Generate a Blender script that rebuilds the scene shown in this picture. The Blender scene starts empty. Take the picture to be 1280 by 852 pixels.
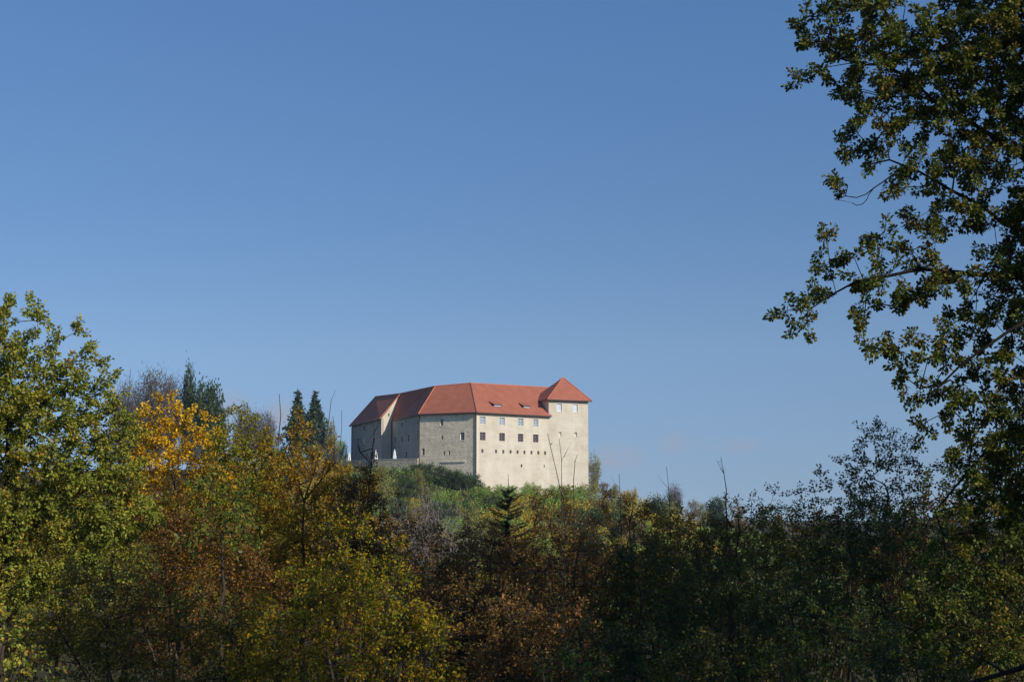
import bpy, bmesh, math, random
import numpy as np

# ------------------------------------------------------------------ camera, sky, sun, exposure
S = bpy.context.scene
COL = S.collection
FPX = 1778.0                      # focal length in photo pixels (1280 wide)
EYE = 1.65
HORIZON = 640.0
PITCH = math.atan((HORIZON - 426.0) / FPX)
cam_d = bpy.data.cameras.new('camera')
cam_d.sensor_width = 36.0
cam_d.lens = 36.0 * FPX / 1280.0
cam_d.clip_start = 0.1
cam_d.clip_end = 6000.0
cam = bpy.data.objects.new('camera', cam_d)
COL.objects.link(cam)
cam.location = (0, 0, EYE)
cam.rotation_euler = (math.radians(90) + PITCH, 0, 0)
S.camera = cam

SUN_AZ = (0.745, -0.667)           # horizontal direction towards the sun
SUN_EL = math.radians(31)
sun_d = bpy.data.lights.new('sun', 'SUN')
sun_d.energy = 4.1
sun_d.angle = math.radians(0.5)
sun_d.color = (1.0, 0.94, 0.85)
sun = bpy.data.objects.new('sun', sun_d)
COL.objects.link(sun)
sun.location = (60, -60, 60)
sun.rotation_euler = (math.radians(90) - SUN_EL, 0, math.atan2(SUN_AZ[0], -SUN_AZ[1]))

world = bpy.data.worlds.new('World')
S.world = world
world.use_nodes = True
wn = world.node_tree.nodes
wl = world.node_tree.links
wn.clear()
sky = wn.new('ShaderNodeTexSky')
sky.sky_type = 'NISHITA'
sky.sun_disc = False
sky.sun_elevation = SUN_EL
sky.sun_rotation = math.atan2(SUN_AZ[0], SUN_AZ[1])
sky.altitude = 200
sky.air_density = 1.0
sky.dust_density = 0.3
sky.ozone_density = 3.0
bg = wn.new('ShaderNodeBackground')
bg.inputs['Strength'].default_value = 0.11
wo = wn.new('ShaderNodeOutputWorld')
# two or three thin clouds low over the hill
tc = wn.new('ShaderNodeTexCoord')
def cloud(px, py, sx, sy):
    d = np.array([(px - 640) / FPX, (426 - py) / FPX, 1.0])
    y = d[2] * math.cos(PITCH) - d[1] * math.sin(PITCH)
    z = d[2] * math.sin(PITCH) + d[1] * math.cos(PITCH)
    v = np.array([d[0], y, z]); v /= np.linalg.norm(v)
    sub = wn.new('ShaderNodeVectorMath'); sub.operation = 'SUBTRACT'
    sub.inputs[1].default_value = v
    wl.new(tc.outputs['Generated'], sub.inputs[0])
    sc = wn.new('ShaderNodeVectorMath'); sc.operation = 'MULTIPLY'
    sc.inputs[1].default_value = (FPX / sx, FPX / sx, FPX / sy)
    wl.new(sub.outputs[0], sc.inputs[0])
    ln = wn.new('ShaderNodeVectorMath'); ln.operation = 'LENGTH'
    wl.new(sc.outputs[0], ln.inputs[0])
    mr = wn.new('ShaderNodeMapRange'); mr.interpolation_type = 'SMOOTHSTEP'
    mr.inputs['From Min'].default_value = 0.0; mr.inputs['From Max'].default_value = 1.0
    mr.inputs['To Min'].default_value = 1.0; mr.inputs['To Max'].default_value = 0.0
    wl.new(ln.outputs['Value'], mr.inputs['Value'])
    return mr.outputs[0]
acc = None
for c in ((290, 520, 46, 44), (348, 520, 34, 36), (838, 552, 44, 22), (772, 572, 62, 26), (905, 556, 60, 16)):
    o_ = cloud(*c)
    if acc is None:
        acc = o_
    else:
        m_ = wn.new('ShaderNodeMath'); m_.operation = 'MAXIMUM'
        wl.new(acc, m_.inputs[0]); wl.new(o_, m_.inputs[1]); acc = m_.outputs[0]
nz = wn.new('ShaderNodeTexNoise')
nz.inputs['Scale'].default_value = 55.0
nz.inputs['Detail'].default_value = 5.0
wl.new(tc.outputs['Generated'], nz.inputs['Vector'])
nr = wn.new('ShaderNodeMapRange')
nr.inputs['From Min'].default_value = 0.32; nr.inputs['From Max'].default_value = 0.66
wl.new(nz.outputs['Fac'], nr.inputs['Value'])
mm = wn.new('ShaderNodeMath'); mm.operation = 'MULTIPLY'
wl.new(acc, mm.inputs[0]); wl.new(nr.outputs[0], mm.inputs[1])
m3 = wn.new('ShaderNodeMath'); m3.operation = 'MULTIPLY'; m3.inputs[1].default_value = 0.62
wl.new(mm.outputs[0], m3.inputs[0])
# look the sky up a little above the true elevation: the low sky stays blue instead of washing out
sx = wn.new('ShaderNodeSeparateXYZ'); wl.new(tc.outputs['Generated'], sx.inputs[0])
zz = wn.new('ShaderNodeMath'); zz.operation = 'MULTIPLY_ADD'; zz.inputs[1].default_value = 1.2; zz.inputs[2].default_value = 0.10
wl.new(sx.outputs['Z'], zz.inputs[0])
cx_ = wn.new('ShaderNodeCombineXYZ'); wl.new(sx.outputs['X'], cx_.inputs['X']); wl.new(sx.outputs['Y'], cx_.inputs['Y']); wl.new(zz.outputs[0], cx_.inputs['Z'])
nv = wn.new('ShaderNodeVectorMath'); nv.operation = 'NORMALIZE'; wl.new(cx_.outputs[0], nv.inputs[0]); wl.new(nv.outputs[0], sky.inputs['Vector'])
tint = wn.new('ShaderNodeMix'); tint.data_type = 'RGBA'; tint.blend_type = 'MULTIPLY'; tint.inputs[0].default_value = 1.0
tr_ = wn.new('ShaderNodeValToRGB')
while len(tr_.color_ramp.elements) < 5: tr_.color_ramp.elements.new(0.5)
zc = wn.new('ShaderNodeMath'); zc.operation = 'MULTIPLY'; zc.inputs[1].default_value = 2.0; zc.use_clamp = True
wl.new(sx.outputs['Z'], zc.inputs[0]); wl.new(zc.outputs[0], tr_.inputs['Fac'])
for e_, (p_, c_) in zip(tr_.color_ramp.elements, ((0.0, (0.78, 0.78, 0.84)), (0.06, (0.81, 0.80, 0.85)), (0.22, (0.99, 1.0, 1.01)), (0.40, (0.90, 1.03, 1.12)), (0.70, (0.90, 1.14, 1.34)))):
    e_.position = p_; e_.color = c_ + (1,)
wl.new(tr_.outputs[0], tint.inputs[7]); wl.new(sky.outputs[0], tint.inputs[6])
mixc = wn.new('ShaderNodeMix'); mixc.data_type = 'RGBA'
mixc.inputs[7].default_value = (3.6, 3.4, 3.7, 1)
wl.new(m3.outputs[0], mixc.inputs[0]); wl.new(tint.outputs[2], mixc.inputs[6])
wl.new(mixc.outputs[2], bg.inputs['Color'])
wl.new(bg.outputs[0], wo.inputs['Surface'])

S.view_settings.view_transform = 'Standard'
S.view_settings.look = 'None'
S.view_settings.exposure = 0.0
S.view_settings.gamma = 1.0
S.view_settings.use_curve_mapping = False
S.cycles.max_bounces = 6
S.cycles.diffuse_bounces = 3
S.cycles.glossy_bounces = 2
S.cycles.transmission_bounces = 3
S.cycles.volume_bounces = 0
S.cycles.use_denoising = True

# ------------------------------------------------------------------ helpers
RNG = np.random.default_rng(7)
random.seed(7)
CP, SP = math.cos(PITCH), math.sin(PITCH)

def P(px, py, Y):
    """world point on the photo's ray (px, py) at forward distance Y"""
    cx = (np.asarray(px, float) - 640) / FPX; cy = (426 - np.asarray(py, float)) / FPX
    y = CP - cy * SP; z = SP + cy * CP
    k = Y / y
    return np.stack(np.broadcast_arrays(cx * k, Y + 0 * cx, z * k + EYE), -1)

def norm(v):
    return v / np.maximum(np.linalg.norm(v, axis=-1, keepdims=True), 1e-9)

def sm(t):
    t = np.clip(t, 0, 1); return t * t * (3 - 2 * t)

def srgb(r, g, b):
    f = lambda c: (c / 255 / 12.92) if c <= 10 else ((c / 255 + 0.055) / 1.055) ** 2.4
    return (f(r), f(g), f(b), 1.0)

def ground_z(x, y):
    x = np.asarray(x, float); y = np.asarray(y, float)
    near = np.interp(y, [-400, -20, 0, 8, 20, 40, 70, 120, 200], [6, 1.0, 0, -0.9, -3.0, -5.6, -9, -13, -15])
    H = np.interp(x, [-400, -160, -110, -62, -40, -24, -9, 18, 26, 40, 60, 100, 250, 600],
                  [10, 12, 13, 12.8, 12.6, 11.6, 6.6, 5.0, 4.0, -0.5, -4, -9, -13, -14])
    crest = 343 + 0.45 * np.clip(np.abs(x + 9), 0, 90)
    w = np.interp(x, [-60, 0, 60], [110, 95, 130])
    t = np.clip((y - (crest - w)) / w, 0, 1)
    t = 0.35 * sm(t) + 0.65 * t ** 1.25
    far = sm((y - 470) / 300)
    base = np.where(y < 200, near, -15)
    z = base + (H + 15) * t * (y >= 200)
    z = z * (1 - far) + (-16) * far
    return z + 0.35 * np.sin(x * 0.13 + y * 0.07) * np.clip((y - 8) / 40, 0, 1) * np.clip((340 - y) / 40, 0, 1)

def mesh_obj(name, V, F, mat=None, parent=None, smooth=False):
    me = bpy.data.meshes.new(name)
    me.from_pydata([tuple(map(float, v)) for v in V], [], F)
    me.update()
    o = bpy.data.objects.new(name, me); COL.objects.link(o)
    if mat: me.materials.append(mat)
    if parent: o.parent = parent
    if smooth: me.polygons.foreach_set('use_smooth', [True] * len(me.polygons))
    return o

def np_mesh(name, V, faces, mat, parent=None):
    """faces: (n,k) array, all with k corners"""
    me = bpy.data.meshes.new(name)
    n, k = faces.shape
    me.vertices.add(len(V)); me.vertices.foreach_set('co', np.ascontiguousarray(V, np.float32).ravel())
    me.loops.add(n * k); me.loops.foreach_set('vertex_index', np.ascontiguousarray(faces, np.int32).ravel())
    me.polygons.add(n); me.polygons.foreach_set('loop_start', np.arange(0, n * k, k, dtype=np.int32))
    me.update(calc_edges=True)
    if mat: me.materials.append(mat)
    o = bpy.data.objects.new(name, me); COL.objects.link(o)
    if parent: o.parent = parent
    return o

def empty(name, label, cat, loc=(0, 0, 0), group=None):
    o = bpy.data.objects.new(name, None); COL.objects.link(o)
    o.empty_display_size = 0.3
    o.location = loc; o['label'] = label; o['category'] = cat
    if group: o['group'] = group
    return o

# ------------------------------------------------------------------ materials
def base_mat(name, rough=0.9, spec=0.2):
    m = bpy.data.materials.new(name); m.use_nodes = True
    b = m.node_tree.nodes['Principled BSDF']
    b.inputs['Roughness'].default_value = rough
    b.inputs['Specular IOR Level'].default_value = spec
    return m, m.node_tree.nodes, m.node_tree.links, b

def ramp(n, stops):
    r = n.new('ShaderNodeValToRGB')
    while len(r.color_ramp.elements) < len(stops): r.color_ramp.elements.new(0.5)
    for e, (p, c) in zip(r.color_ramp.elements, stops):
        e.position = p; e.color = c
    return r

def noise_mat(name, stops, scale=1.0, detail=6, rough=0.9, spec=0.2, bump=0.0, bscale=None, coord='Object', stretch=None):
    m, n, l, b = base_mat(name, rough, spec)
    t = n.new('ShaderNodeTexCoord'); src = t.outputs[coord]
    if stretch:
        mp = n.new('ShaderNodeMapping'); mp.inputs['Scale'].default_value = stretch
        l.new(src, mp.inputs['Vector']); src = mp.outputs[0]
    z = n.new('ShaderNodeTexNoise'); z.inputs['Scale'].default_value = scale; z.inputs['Detail'].default_value = detail
    z.inputs['Roughness'].default_value = 0.65
    l.new(src, z.inputs['Vector'])
    r = ramp(n, stops); l.new(z.outputs['Fac'], r.inputs['Fac']); l.new(r.outputs[0], b.inputs['Base Color'])
    if bump:
        z2 = n.new('ShaderNodeTexNoise'); z2.inputs['Scale'].default_value = bscale or scale * 3; z2.inputs['Detail'].default_value = 4
        l.new(src, z2.inputs['Vector'])
        bp = n.new('ShaderNodeBump'); bp.inputs['Strength'].default_value = bump
        l.new(z2.outputs['Fac'], bp.inputs['Height']); l.new(bp.outputs[0], b.inputs['Normal'])
    return m

def leaf_mat(name, cols, transl=0.32, clump=1.1, mixr=0.6, rough=0.55):
    """cols: srgb 0..255 colours from most to least typical, spread by leaf and by clump"""
    m, n, l, b = base_mat(name, rough, 0.25)
    g = n.new('ShaderNodeNewGeometry'); t = n.new('ShaderNodeTexCoord')
    z = n.new('ShaderNodeTexNoise'); z.inputs['Scale'].default_value = clump; z.inputs['Detail'].default_value = 2
    l.new(t.outputs['Object'], z.inputs['Vector'])
    zr = n.new('ShaderNodeMapRange'); zr.inputs['From Min'].default_value = 0.3; zr.inputs['From Max'].default_value = 0.7
    l.new(z.outputs['Fac'], zr.inputs['Value'])
    mx = n.new('ShaderNodeMix'); mx.data_type = 'FLOAT'; mx.inputs[0].default_value = mixr
    l.new(zr.outputs[0], mx.inputs[2]); l.new(g.outputs['Random Per Island'], mx.inputs[3])
    k = len(cols)
    r = ramp(n, [(0.12 + 0.76 * i / max(1, k - 1), srgb(*c)) for i, c in enumerate(cols)])
    l.new(mx.outputs[0], r.inputs['Fac'])
    # brightness jitter leaf by leaf
    w = n.new('ShaderNodeTexWhiteNoise'); w.noise_dimensions = '1D'; l.new(g.outputs['Random Per Island'], w.inputs['W'])
    hv = n.new('ShaderNodeHueSaturation')
    vr = n.new('ShaderNodeMapRange'); vr.inputs['To Min'].default_value = 0.65; vr.inputs['To Max'].default_value = 1.3
    l.new(w.outputs['Value'], vr.inputs['Value']); l.new(vr.outputs[0], hv.inputs['Value']); l.new(r.outputs[0], hv.inputs['Color'])
    l.new(hv.outputs[0], b.inputs['Base Color'])
    tr = n.new('ShaderNodeBsdfTranslucent'); l.new(hv.outputs[0], tr.inputs['Color'])
    ms = n.new('ShaderNodeMixShader'); ms.inputs[0].default_value = transl
    l.new(b.outputs[0], ms.inputs[1]); l.new(tr.outputs[0], ms.inputs[2])
    l.new(ms.outputs[0], n['Material Output'].inputs['Surface'])
    return m

M = {}
M['bark'] = noise_mat('bark', [(0.3, srgb(48, 41, 34)), (0.7, srgb(86, 76, 64))], 9, rough=0.95, bump=0.4, bscale=30)
M['bark_dark'] = noise_mat('bark_oak', [(0.3, srgb(26, 22, 18)), (0.7, srgb(50, 43, 36))], 9, rough=0.95, bump=0.4, bscale=30)
M['bark_grey'] = noise_mat('bark_grey', [(0.3, srgb(70, 64, 58)), (0.7, srgb(116, 106, 98))], 9, rough=0.95)
M['twig_pale'] = noise_mat('twig_pale', [(0.3, srgb(112, 100, 94)), (0.7, srgb(150, 136, 130))], 3, rough=0.95)
M['oak_edge'] = leaf_mat('leaf_oak_olive', [(132, 137, 46), (155, 155, 52), (108, 127, 48), (171, 163, 67), (184, 143, 51)])
M['yellow'] = leaf_mat('leaf_golden', [(238, 189, 31), (253, 212, 44), (218, 161, 27), (184, 158, 40), (155, 112, 34)], 0.34)
M['lime'] = leaf_mat('leaf_lime', [(127, 136, 39), (155, 150, 41), (102, 115, 35), (181, 156, 45), (137, 101, 35)], 0.38)
M['orange'] = leaf_mat('leaf_orange', [(182, 142, 30), (160, 118, 28), (198, 160, 42), (128, 92, 28), (138, 126, 40)], 0.34)
M['russet'] = leaf_mat('leaf_russet', [(135, 94, 45), (112, 73, 34), (159, 111, 49), (122, 105, 47), (91, 60, 33)], 0.3)
M['brown'] = leaf_mat('leaf_brown', [(114, 81, 41), (95, 65, 35), (136, 102, 44), (105, 93, 45), (151, 91, 36)], 0.3)
M['olive'] = leaf_mat('leaf_olive', [(96, 99, 40), (114, 109, 44), (79, 89, 36), (135, 113, 46), (105, 81, 38)], 0.32)
M['dark'] = leaf_mat('leaf_dark_green', [(62, 77, 39), (72, 87, 42), (52, 67, 37), (89, 94, 44), (104, 94, 43)], 0.3)
M['mix'] = leaf_mat('leaf_yellow_green', [(121, 127, 32), (150, 141, 33), (98, 111, 33), (198, 155, 22), (129, 94, 29)], 0.38)
M['fresh'] = leaf_mat('leaf_fresh_green', [(92, 112, 44), (107, 123, 46), (77, 96, 39), (143, 140, 50), (123, 107, 41)], 0.34)
M['oak'] = leaf_mat('leaf_oak', [(79, 93, 36), (97, 108, 39), (68, 81, 31), (126, 126, 46), (140, 111, 41)], 0.3)
M['aspen'] = leaf_mat('leaf_aspen', [(68, 83, 48), (79, 92, 50), (59, 72, 44), (94, 96, 52), (88, 83, 48)], 0.3)
M['needle'] = leaf_mat('needle_spruce', [(24, 33, 21), (30, 39, 24), (21, 28, 19), (34, 39, 24)], 0.1)
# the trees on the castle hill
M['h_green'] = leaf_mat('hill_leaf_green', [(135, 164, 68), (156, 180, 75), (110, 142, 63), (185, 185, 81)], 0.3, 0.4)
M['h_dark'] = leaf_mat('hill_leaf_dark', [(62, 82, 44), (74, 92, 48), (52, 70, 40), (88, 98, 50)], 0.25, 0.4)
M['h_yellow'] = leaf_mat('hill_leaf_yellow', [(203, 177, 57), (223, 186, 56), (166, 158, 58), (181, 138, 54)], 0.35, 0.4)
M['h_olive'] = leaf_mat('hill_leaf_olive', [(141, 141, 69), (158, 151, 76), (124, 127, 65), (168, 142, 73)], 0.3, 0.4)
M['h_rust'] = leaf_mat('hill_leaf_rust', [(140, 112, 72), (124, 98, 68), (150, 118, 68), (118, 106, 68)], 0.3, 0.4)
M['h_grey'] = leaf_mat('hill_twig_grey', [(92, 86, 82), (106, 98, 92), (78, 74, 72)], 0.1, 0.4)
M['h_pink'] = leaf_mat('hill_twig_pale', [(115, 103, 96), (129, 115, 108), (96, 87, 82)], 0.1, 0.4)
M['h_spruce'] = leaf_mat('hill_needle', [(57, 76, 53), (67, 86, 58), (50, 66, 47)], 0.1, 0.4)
M['soil'] = noise_mat('soil', [(0.25, srgb(44, 39, 26)), (0.5, srgb(66, 60, 36)), (0.8, srgb(84, 74, 44))], 0.22, 9, rough=1.0, spec=0.05, bump=0.6, bscale=1.5)

def plaster(name, lo, mid, hi, courses=0.0, scale=0.35):
    m, n, l, b = base_mat(name, 0.95, 0.1)
    t = n.new('ShaderNodeTexCoord')
    z = n.new('ShaderNodeTexNoise'); z.inputs['Scale'].default_value = scale; z.inputs['Detail'].default_value = 9; z.inputs['Roughness'].default_value = 0.7
    l.new(t.outputs['Object'], z.inputs['Vector'])
    r = ramp(n, [(0.3, srgb(*lo)), (0.52, srgb(*mid)), (0.75, srgb(*hi))]); l.new(z.outputs['Fac'], r.inputs['Fac'])
    # rain streaks running down the wall
    mp = n.new('ShaderNodeMapping'); mp.inputs['Scale'].default_value = (0.35, 0.35, 0.05); l.new(t.outputs['Object'], mp.inputs['Vector'])
    z2 = n.new('ShaderNodeTexNoise'); z2.inputs['Scale'].default_value = 1.4; z2.inputs['Detail'].default_value = 6; l.new(mp.outputs[0], z2.inputs['Vector'])
    r2 = ramp(n, [(0.34, (0.86, 0.845, 0.81, 1)), (0.62, (1, 1, 1, 1))]); l.new(z2.outputs['Fac'], r2.inputs['Fac'])
    mx = n.new('ShaderNodeMix'); mx.data_type = 'RGBA'; mx.blend_type = 'MULTIPLY'; mx.inputs[0].default_value = 0.6
    l.new(r.outputs[0], mx.inputs[6]); l.new(r2.outputs[0], mx.inputs[7])
    out = mx.outputs[2]
    # horizontal lime-mortar courses: thin bands of slightly different tone by height
    mp3 = n.new('ShaderNodeMapping'); mp3.inputs['Scale'].default_value = (0.12, 0.12, 2.2); l.new(t.outputs['Object'], mp3.inputs['Vector'])
    z3 = n.new('ShaderNodeTexNoise'); z3.inputs['Scale'].default_value = 1.3; z3.inputs['Detail'].default_value = 7; l.new(mp3.outputs[0], z3.inputs['Vector'])
    r3 = ramp(n, [(0.36, (0.72, 0.72, 0.72, 1)), (0.6, (1, 1, 1, 1))]); l.new(z3.outputs['Fac'], r3.inputs['Fac'])
    m3 = n.new('ShaderNodeMix'); m3.data_type = 'RGBA'; m3.blend_type = 'MULTIPLY'; m3.inputs[0].default_value = 0.22 + courses
    l.new(out, m3.inputs[6]); l.new(r3.outputs[0], m3.inputs[7])
    l.new(m3.outputs[2], b.inputs['Base Color'])
    z4 = n.new('ShaderNodeTexNoise'); z4.inputs['Scale'].default_value = 2.2; z4.inputs['Detail'].default_value = 6; l.new(t.outputs['Object'], z4.inputs['Vector'])
    bp = n.new('ShaderNodeBump'); bp.inputs['Strength'].default_value = 0.12 + 0.8 * courses; bp.inputs['Distance'].default_value = 0.25
    l.new(z4.outputs['Fac'], bp.inputs['Height']); l.new(bp.outputs[0], b.inputs['Normal'])
    return m
M['plaster'] = plaster('cream_plaster', (200, 188, 166), (214, 203, 182), (224, 214, 195))
M['stone'] = plaster('rubble_stone', (206, 190, 156), (236, 222, 192), (244, 234, 210), 0.32, 0.9)
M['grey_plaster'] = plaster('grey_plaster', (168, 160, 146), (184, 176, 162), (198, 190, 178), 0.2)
M['terrace'] = plaster('terrace_stone', (170, 158, 136), (202, 188, 164), (226, 214, 192), 0.45, 1.1)

def tiles():
    m, n, l, b = base_mat('roof_tiles', 0.8, 0.2)
    t = n.new('ShaderNodeTexCoord')
    z = n.new('ShaderNodeTexNoise'); z.inputs['Scale'].default_value = 0.5; z.inputs['Detail'].default_value = 9; z.inputs['Roughness'].default_value = 0.7
    l.new(t.outputs['Object'], z.inputs['Vector'])
    r = ramp(n, [(0.32, srgb(158, 94, 72)), (0.5, srgb(172, 103, 79)), (0.72, srgb(184, 114, 88))]); l.new(z.outputs['Fac'], r.inputs['Fac'])
    w = n.new('ShaderNodeTexWave'); w.wave_type = 'BANDS'; w.bands_direction = 'Z'; w.inputs['Scale'].default_value = 1.6
    w.inputs['Distortion'].default_value = 0.6; l.new(t.outputs['Object'], w.inputs['Vector'])
    mx = n.new('ShaderNodeMix'); mx.data_type = 'RGBA'; mx.blend_type = 'MULTIPLY'; mx.inputs[0].default_value = 0.22
    l.new(r.outputs[0], mx.inputs[6]); l.new(w.outputs['Color'], mx.inputs[7]); l.new(mx.outputs[2], b.inputs['Base Color'])
    bp = n.new('ShaderNodeBump'); bp.inputs['Strength'].default_value = 0.5; bp.inputs['Distance'].default_value = 0.05
    l.new(w.outputs['Fac'], bp.inputs['Height']); l.new(bp.outputs[0], b.inputs['Normal'])
    return m
M['tiles'] = tiles()
M['ridge'] = noise_mat('ridge_tile', [(0.3, srgb(172, 92, 68)), (0.7, srgb(206, 130, 100))], 2)
M['copper'] = noise_mat('gutter_metal', [(0.3, srgb(66, 54, 46)), (0.7, srgb(92, 76, 64))], 2, rough=0.5, spec=0.5)
M['white'] = noise_mat('white_fabric', [(0.3, srgb(214, 214, 212)), (0.7, srgb(236, 236, 234))], 2)
M['frame_white'] = noise_mat('window_frame_white', [(0.3, srgb(206, 206, 204)), (0.7, srgb(226, 226, 224))], 3, rough=0.5)
M['frame_red'] = noise_mat('window_frame_brown', [(0.3, srgb(146, 118, 104)), (0.7, srgb(170, 140, 124))], 3, rough=0.6)
M['surround'] = noise_mat('window_stone', [(0.3, srgb(214, 200, 176)), (0.7, srgb(232, 220, 198))], 3)
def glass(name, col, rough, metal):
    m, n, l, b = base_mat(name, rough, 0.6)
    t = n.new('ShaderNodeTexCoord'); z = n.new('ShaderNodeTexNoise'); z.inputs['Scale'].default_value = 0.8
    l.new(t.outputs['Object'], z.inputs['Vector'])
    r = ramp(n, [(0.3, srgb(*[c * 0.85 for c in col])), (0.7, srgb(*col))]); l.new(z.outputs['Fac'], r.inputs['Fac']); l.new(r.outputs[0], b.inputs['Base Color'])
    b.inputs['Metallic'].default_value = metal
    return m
M['glass_sky'] = glass('glass_sky', (188, 196, 200), 0.12, 0.55)  # pale base colour stands in for sky mirrored in the upper row
M['glass_dark'] = glass('glass_dark', (64, 66, 72), 0.12, 0.2)
M['glass_white'] = glass('sky_bright_glass', (226, 232, 238), 0.25, 0.1)  # near-white base colour paints in the bright sky reflection, no curtain behind
M['dark_hole'] = noise_mat('dark_interior', [(0.3, srgb(40, 36, 32)), (0.7, srgb(56, 50, 44))], 2)

# ------------------------------------------------------------------ ground
def build_ground():
    ys = np.concatenate([np.linspace(-1500, -40, 14), np.linspace(-36, 120, 66), np.linspace(125, 480, 100), np.linspace(490, 800, 20), np.linspace(900, 3000, 12)])
    xs = np.concatenate([np.linspace(-2000, -240, 12), np.linspace(-230, 230, 140), np.linspace(240, 2000, 12)])
    X, Y = np.meshgrid(xs, ys)
    Z = ground_z(X, Y) + RNG.normal(0, 0.05, X.shape)
    V = np.stack([X, Y, Z], -1).reshape(-1, 3)
    nx = len(xs); i, j = np.meshgrid(np.arange(nx - 1), np.arange(len(ys) - 1))
    a = (j * nx + i).ravel()
    F = np.stack([a, a + 1, a + 1 + nx, a + nx], -1)
    o = np_mesh('ground', V, F, M['soil'])
    o['kind'] = 'structure'
build_ground()

# ------------------------------------------------------------------ castle
U = np.array([math.cos(math.radians(38)), math.sin(math.radians(38)), 0])     # along the long lit front
N = np.array([-U[1], U[0], 0])                                                # into the building
def XY(x, y, z=0): return np.array([x, y, z], float)
C0 = XY(-8.86, 350); C1 = XY(-23.1, 357); J = XY(-32.07, 380); EC = XY(-34.6, 377); EF = XY(-45.8, 407.5)
T0 = C0 + U * 23.2; T1 = C0 + U * 36.5
UT = np.array([math.cos(math.radians(25)), math.sin(math.radians(25)), 0]); NT = np.array([-UT[1], UT[0], 0]); T1 = T0 + UT * 11.4
ZE = 24.6 + EYE
castle = empty('castle', 'pale stone castle with red tiled roofs and a square corner tower on the hilltop', 'castle', (0, 0, 0))

def hit(px, py, A, B):
    """photo ray (px,py) against the vertical plane through A-B -> (distance along, height)"""
    d = P(px, py, 1.0) - np.array([0, 0, EYE]); d = d[:2]
    ab = (B - A)[:2]; ab = ab / np.linalg.norm(ab)
    # k*d = A + s*ab
    m = np.array([[d[0], -ab[0]], [d[1], -ab[1]]])
    k, s = np.linalg.solve(m, A[:2])
    z = float(P(px, py, 1.0)[2] - EYE) * k + EYE
    return s, z

def wall_with_holes(name, A, B, z0, z1, holes, mat, depth=0.38):
    """a flat wall from A to B with real openings and reveals; the outside is to the right of A->B seen from above ... n_in given by rotation"""
    L = np.linalg.norm((B - A)[:2]); u = (B - A) / L
    nin = np.array([-u[1], u[0], 0.0])
    ss = sorted({0.0, L} | {v for h in holes for v in (h[0], h[1])})
    zs = sorted({z0, z1} | {v for h in holes for v in (h[2], h[3])})
    V = []; F = []
    def pt(s, z, d=0.0):
        V.append(A + u * s + nin * d + np.array([0, 0, z])); return len(V) - 1
    for i in range(len(ss) - 1):
        for j in range(len(zs) - 1):
            sc, zc = (ss[i] + ss[i + 1]) / 2, (zs[j] + zs[j + 1]) / 2
            if any(h[0] < sc < h[1] and h[2] < zc < h[3] for h in holes): continue
            F.append((pt(ss[i], zs[j]), pt(ss[i + 1], zs[j]), pt(ss[i + 1], zs[j + 1]), pt(ss[i], zs[j + 1])))
    for s0, s1, a, b in holes:
        for p, q in (((s0, a), (s1, a)), ((s1, a), (s1, b)), ((s1, b), (s0, b)), ((s0, b), (s0, a))):
            F.append((pt(*p), pt(*p, depth), pt(*q, depth), pt(*q)))
    # back of the wall
    F.append((pt(0, z0, 0.5), pt(0, z1, 0.5), pt(L, z1, 0.5), pt(L, z0, 0.5)))
    F.append((pt(0, z1), pt(L, z1), pt(L, z1, 0.5), pt(0, z1, 0.5)))
    return mesh_obj(name, V, F, mat, castle)

def box_on(A, u, nin, s0, s1, z0, z1, d0, d1):
    V = [A + u * s + nin * d + np.array([0, 0, z]) for d in (d0, d1) for (s, z) in ((s0, z0), (s1, z0), (s1, z1), (s0, z1))]
    F = [(0, 1, 2, 3), (7, 6, 5, 4), (0, 4, 5, 1), (1, 5, 6, 2), (2, 6, 7, 3), (3, 7, 4, 0)]
    return V, F

def boxes(name, lst, mat, parent):
    V = []; F = []
    for v, f in lst:
        k = len(V); V += v; F += [tuple(i + k for i in q) for q in f]
    return mesh_obj(name, V, F, mat, parent)

def window(A, B, h, glassm, framem, cols=2, rows=3, surround=True, name='window', lab=None):
    L = np.linalg.norm((B - A)[:2]); u = (B - A) / L; nin = np.array([-u[1], u[0], 0.0])
    s0, s1, a, b = h; w = s1 - s0; hh = b - a
    g = lambda *q: box_on(A, u, nin, *q)
    t = min(0.09, 0.12 * w); e = 0.004
    parts = [g(s0 + e, s0 + t, a + e, b - e, 0.20, 0.30), g(s1 - t, s1 - e, a + e, b - e, 0.20, 0.30),
             g(s0 + t, s1 - t, a + e, a + t, 0.20, 0.30), g(s0 + t, s1 - t, b - t, b - e, 0.20, 0.30)]
    for i in range(1, cols):
        c = s0 + w * i / cols; parts.append(g(c - t * 0.45, c + t * 0.45, a + t, b - t, 0.215, 0.29))
    for j in range(1, rows):
        c = a + hh * j / rows; parts.append(g(s0 + t, s1 - t, c - t * 0.4, c + t * 0.4, 0.222, 0.285))
    f = boxes(name, parts, framem, castle)
    if lab: f['label'] = lab
    boxes('pane', [g(s0 + t * 0.5, s1 - t * 0.5, a + t * 0.5, b - t * 0.5, 0.255, 0.275)], glassm, f)
    if surround:
        k = 0.16
        boxes('surround', [g(s0 - k, s0 - e, a - k, b + k, -0.03, 0.05), g(s1 + e, s1 + k, a - k, b + k, -0.03, 0.05),
                           g(s0 - e, s1 + e, b + e, b + k, -0.028, 0.05), g(s0 - e, s1 + e, a - k, a - e, -0.06, 0.05)], M['surround'], f)
    return f

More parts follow.
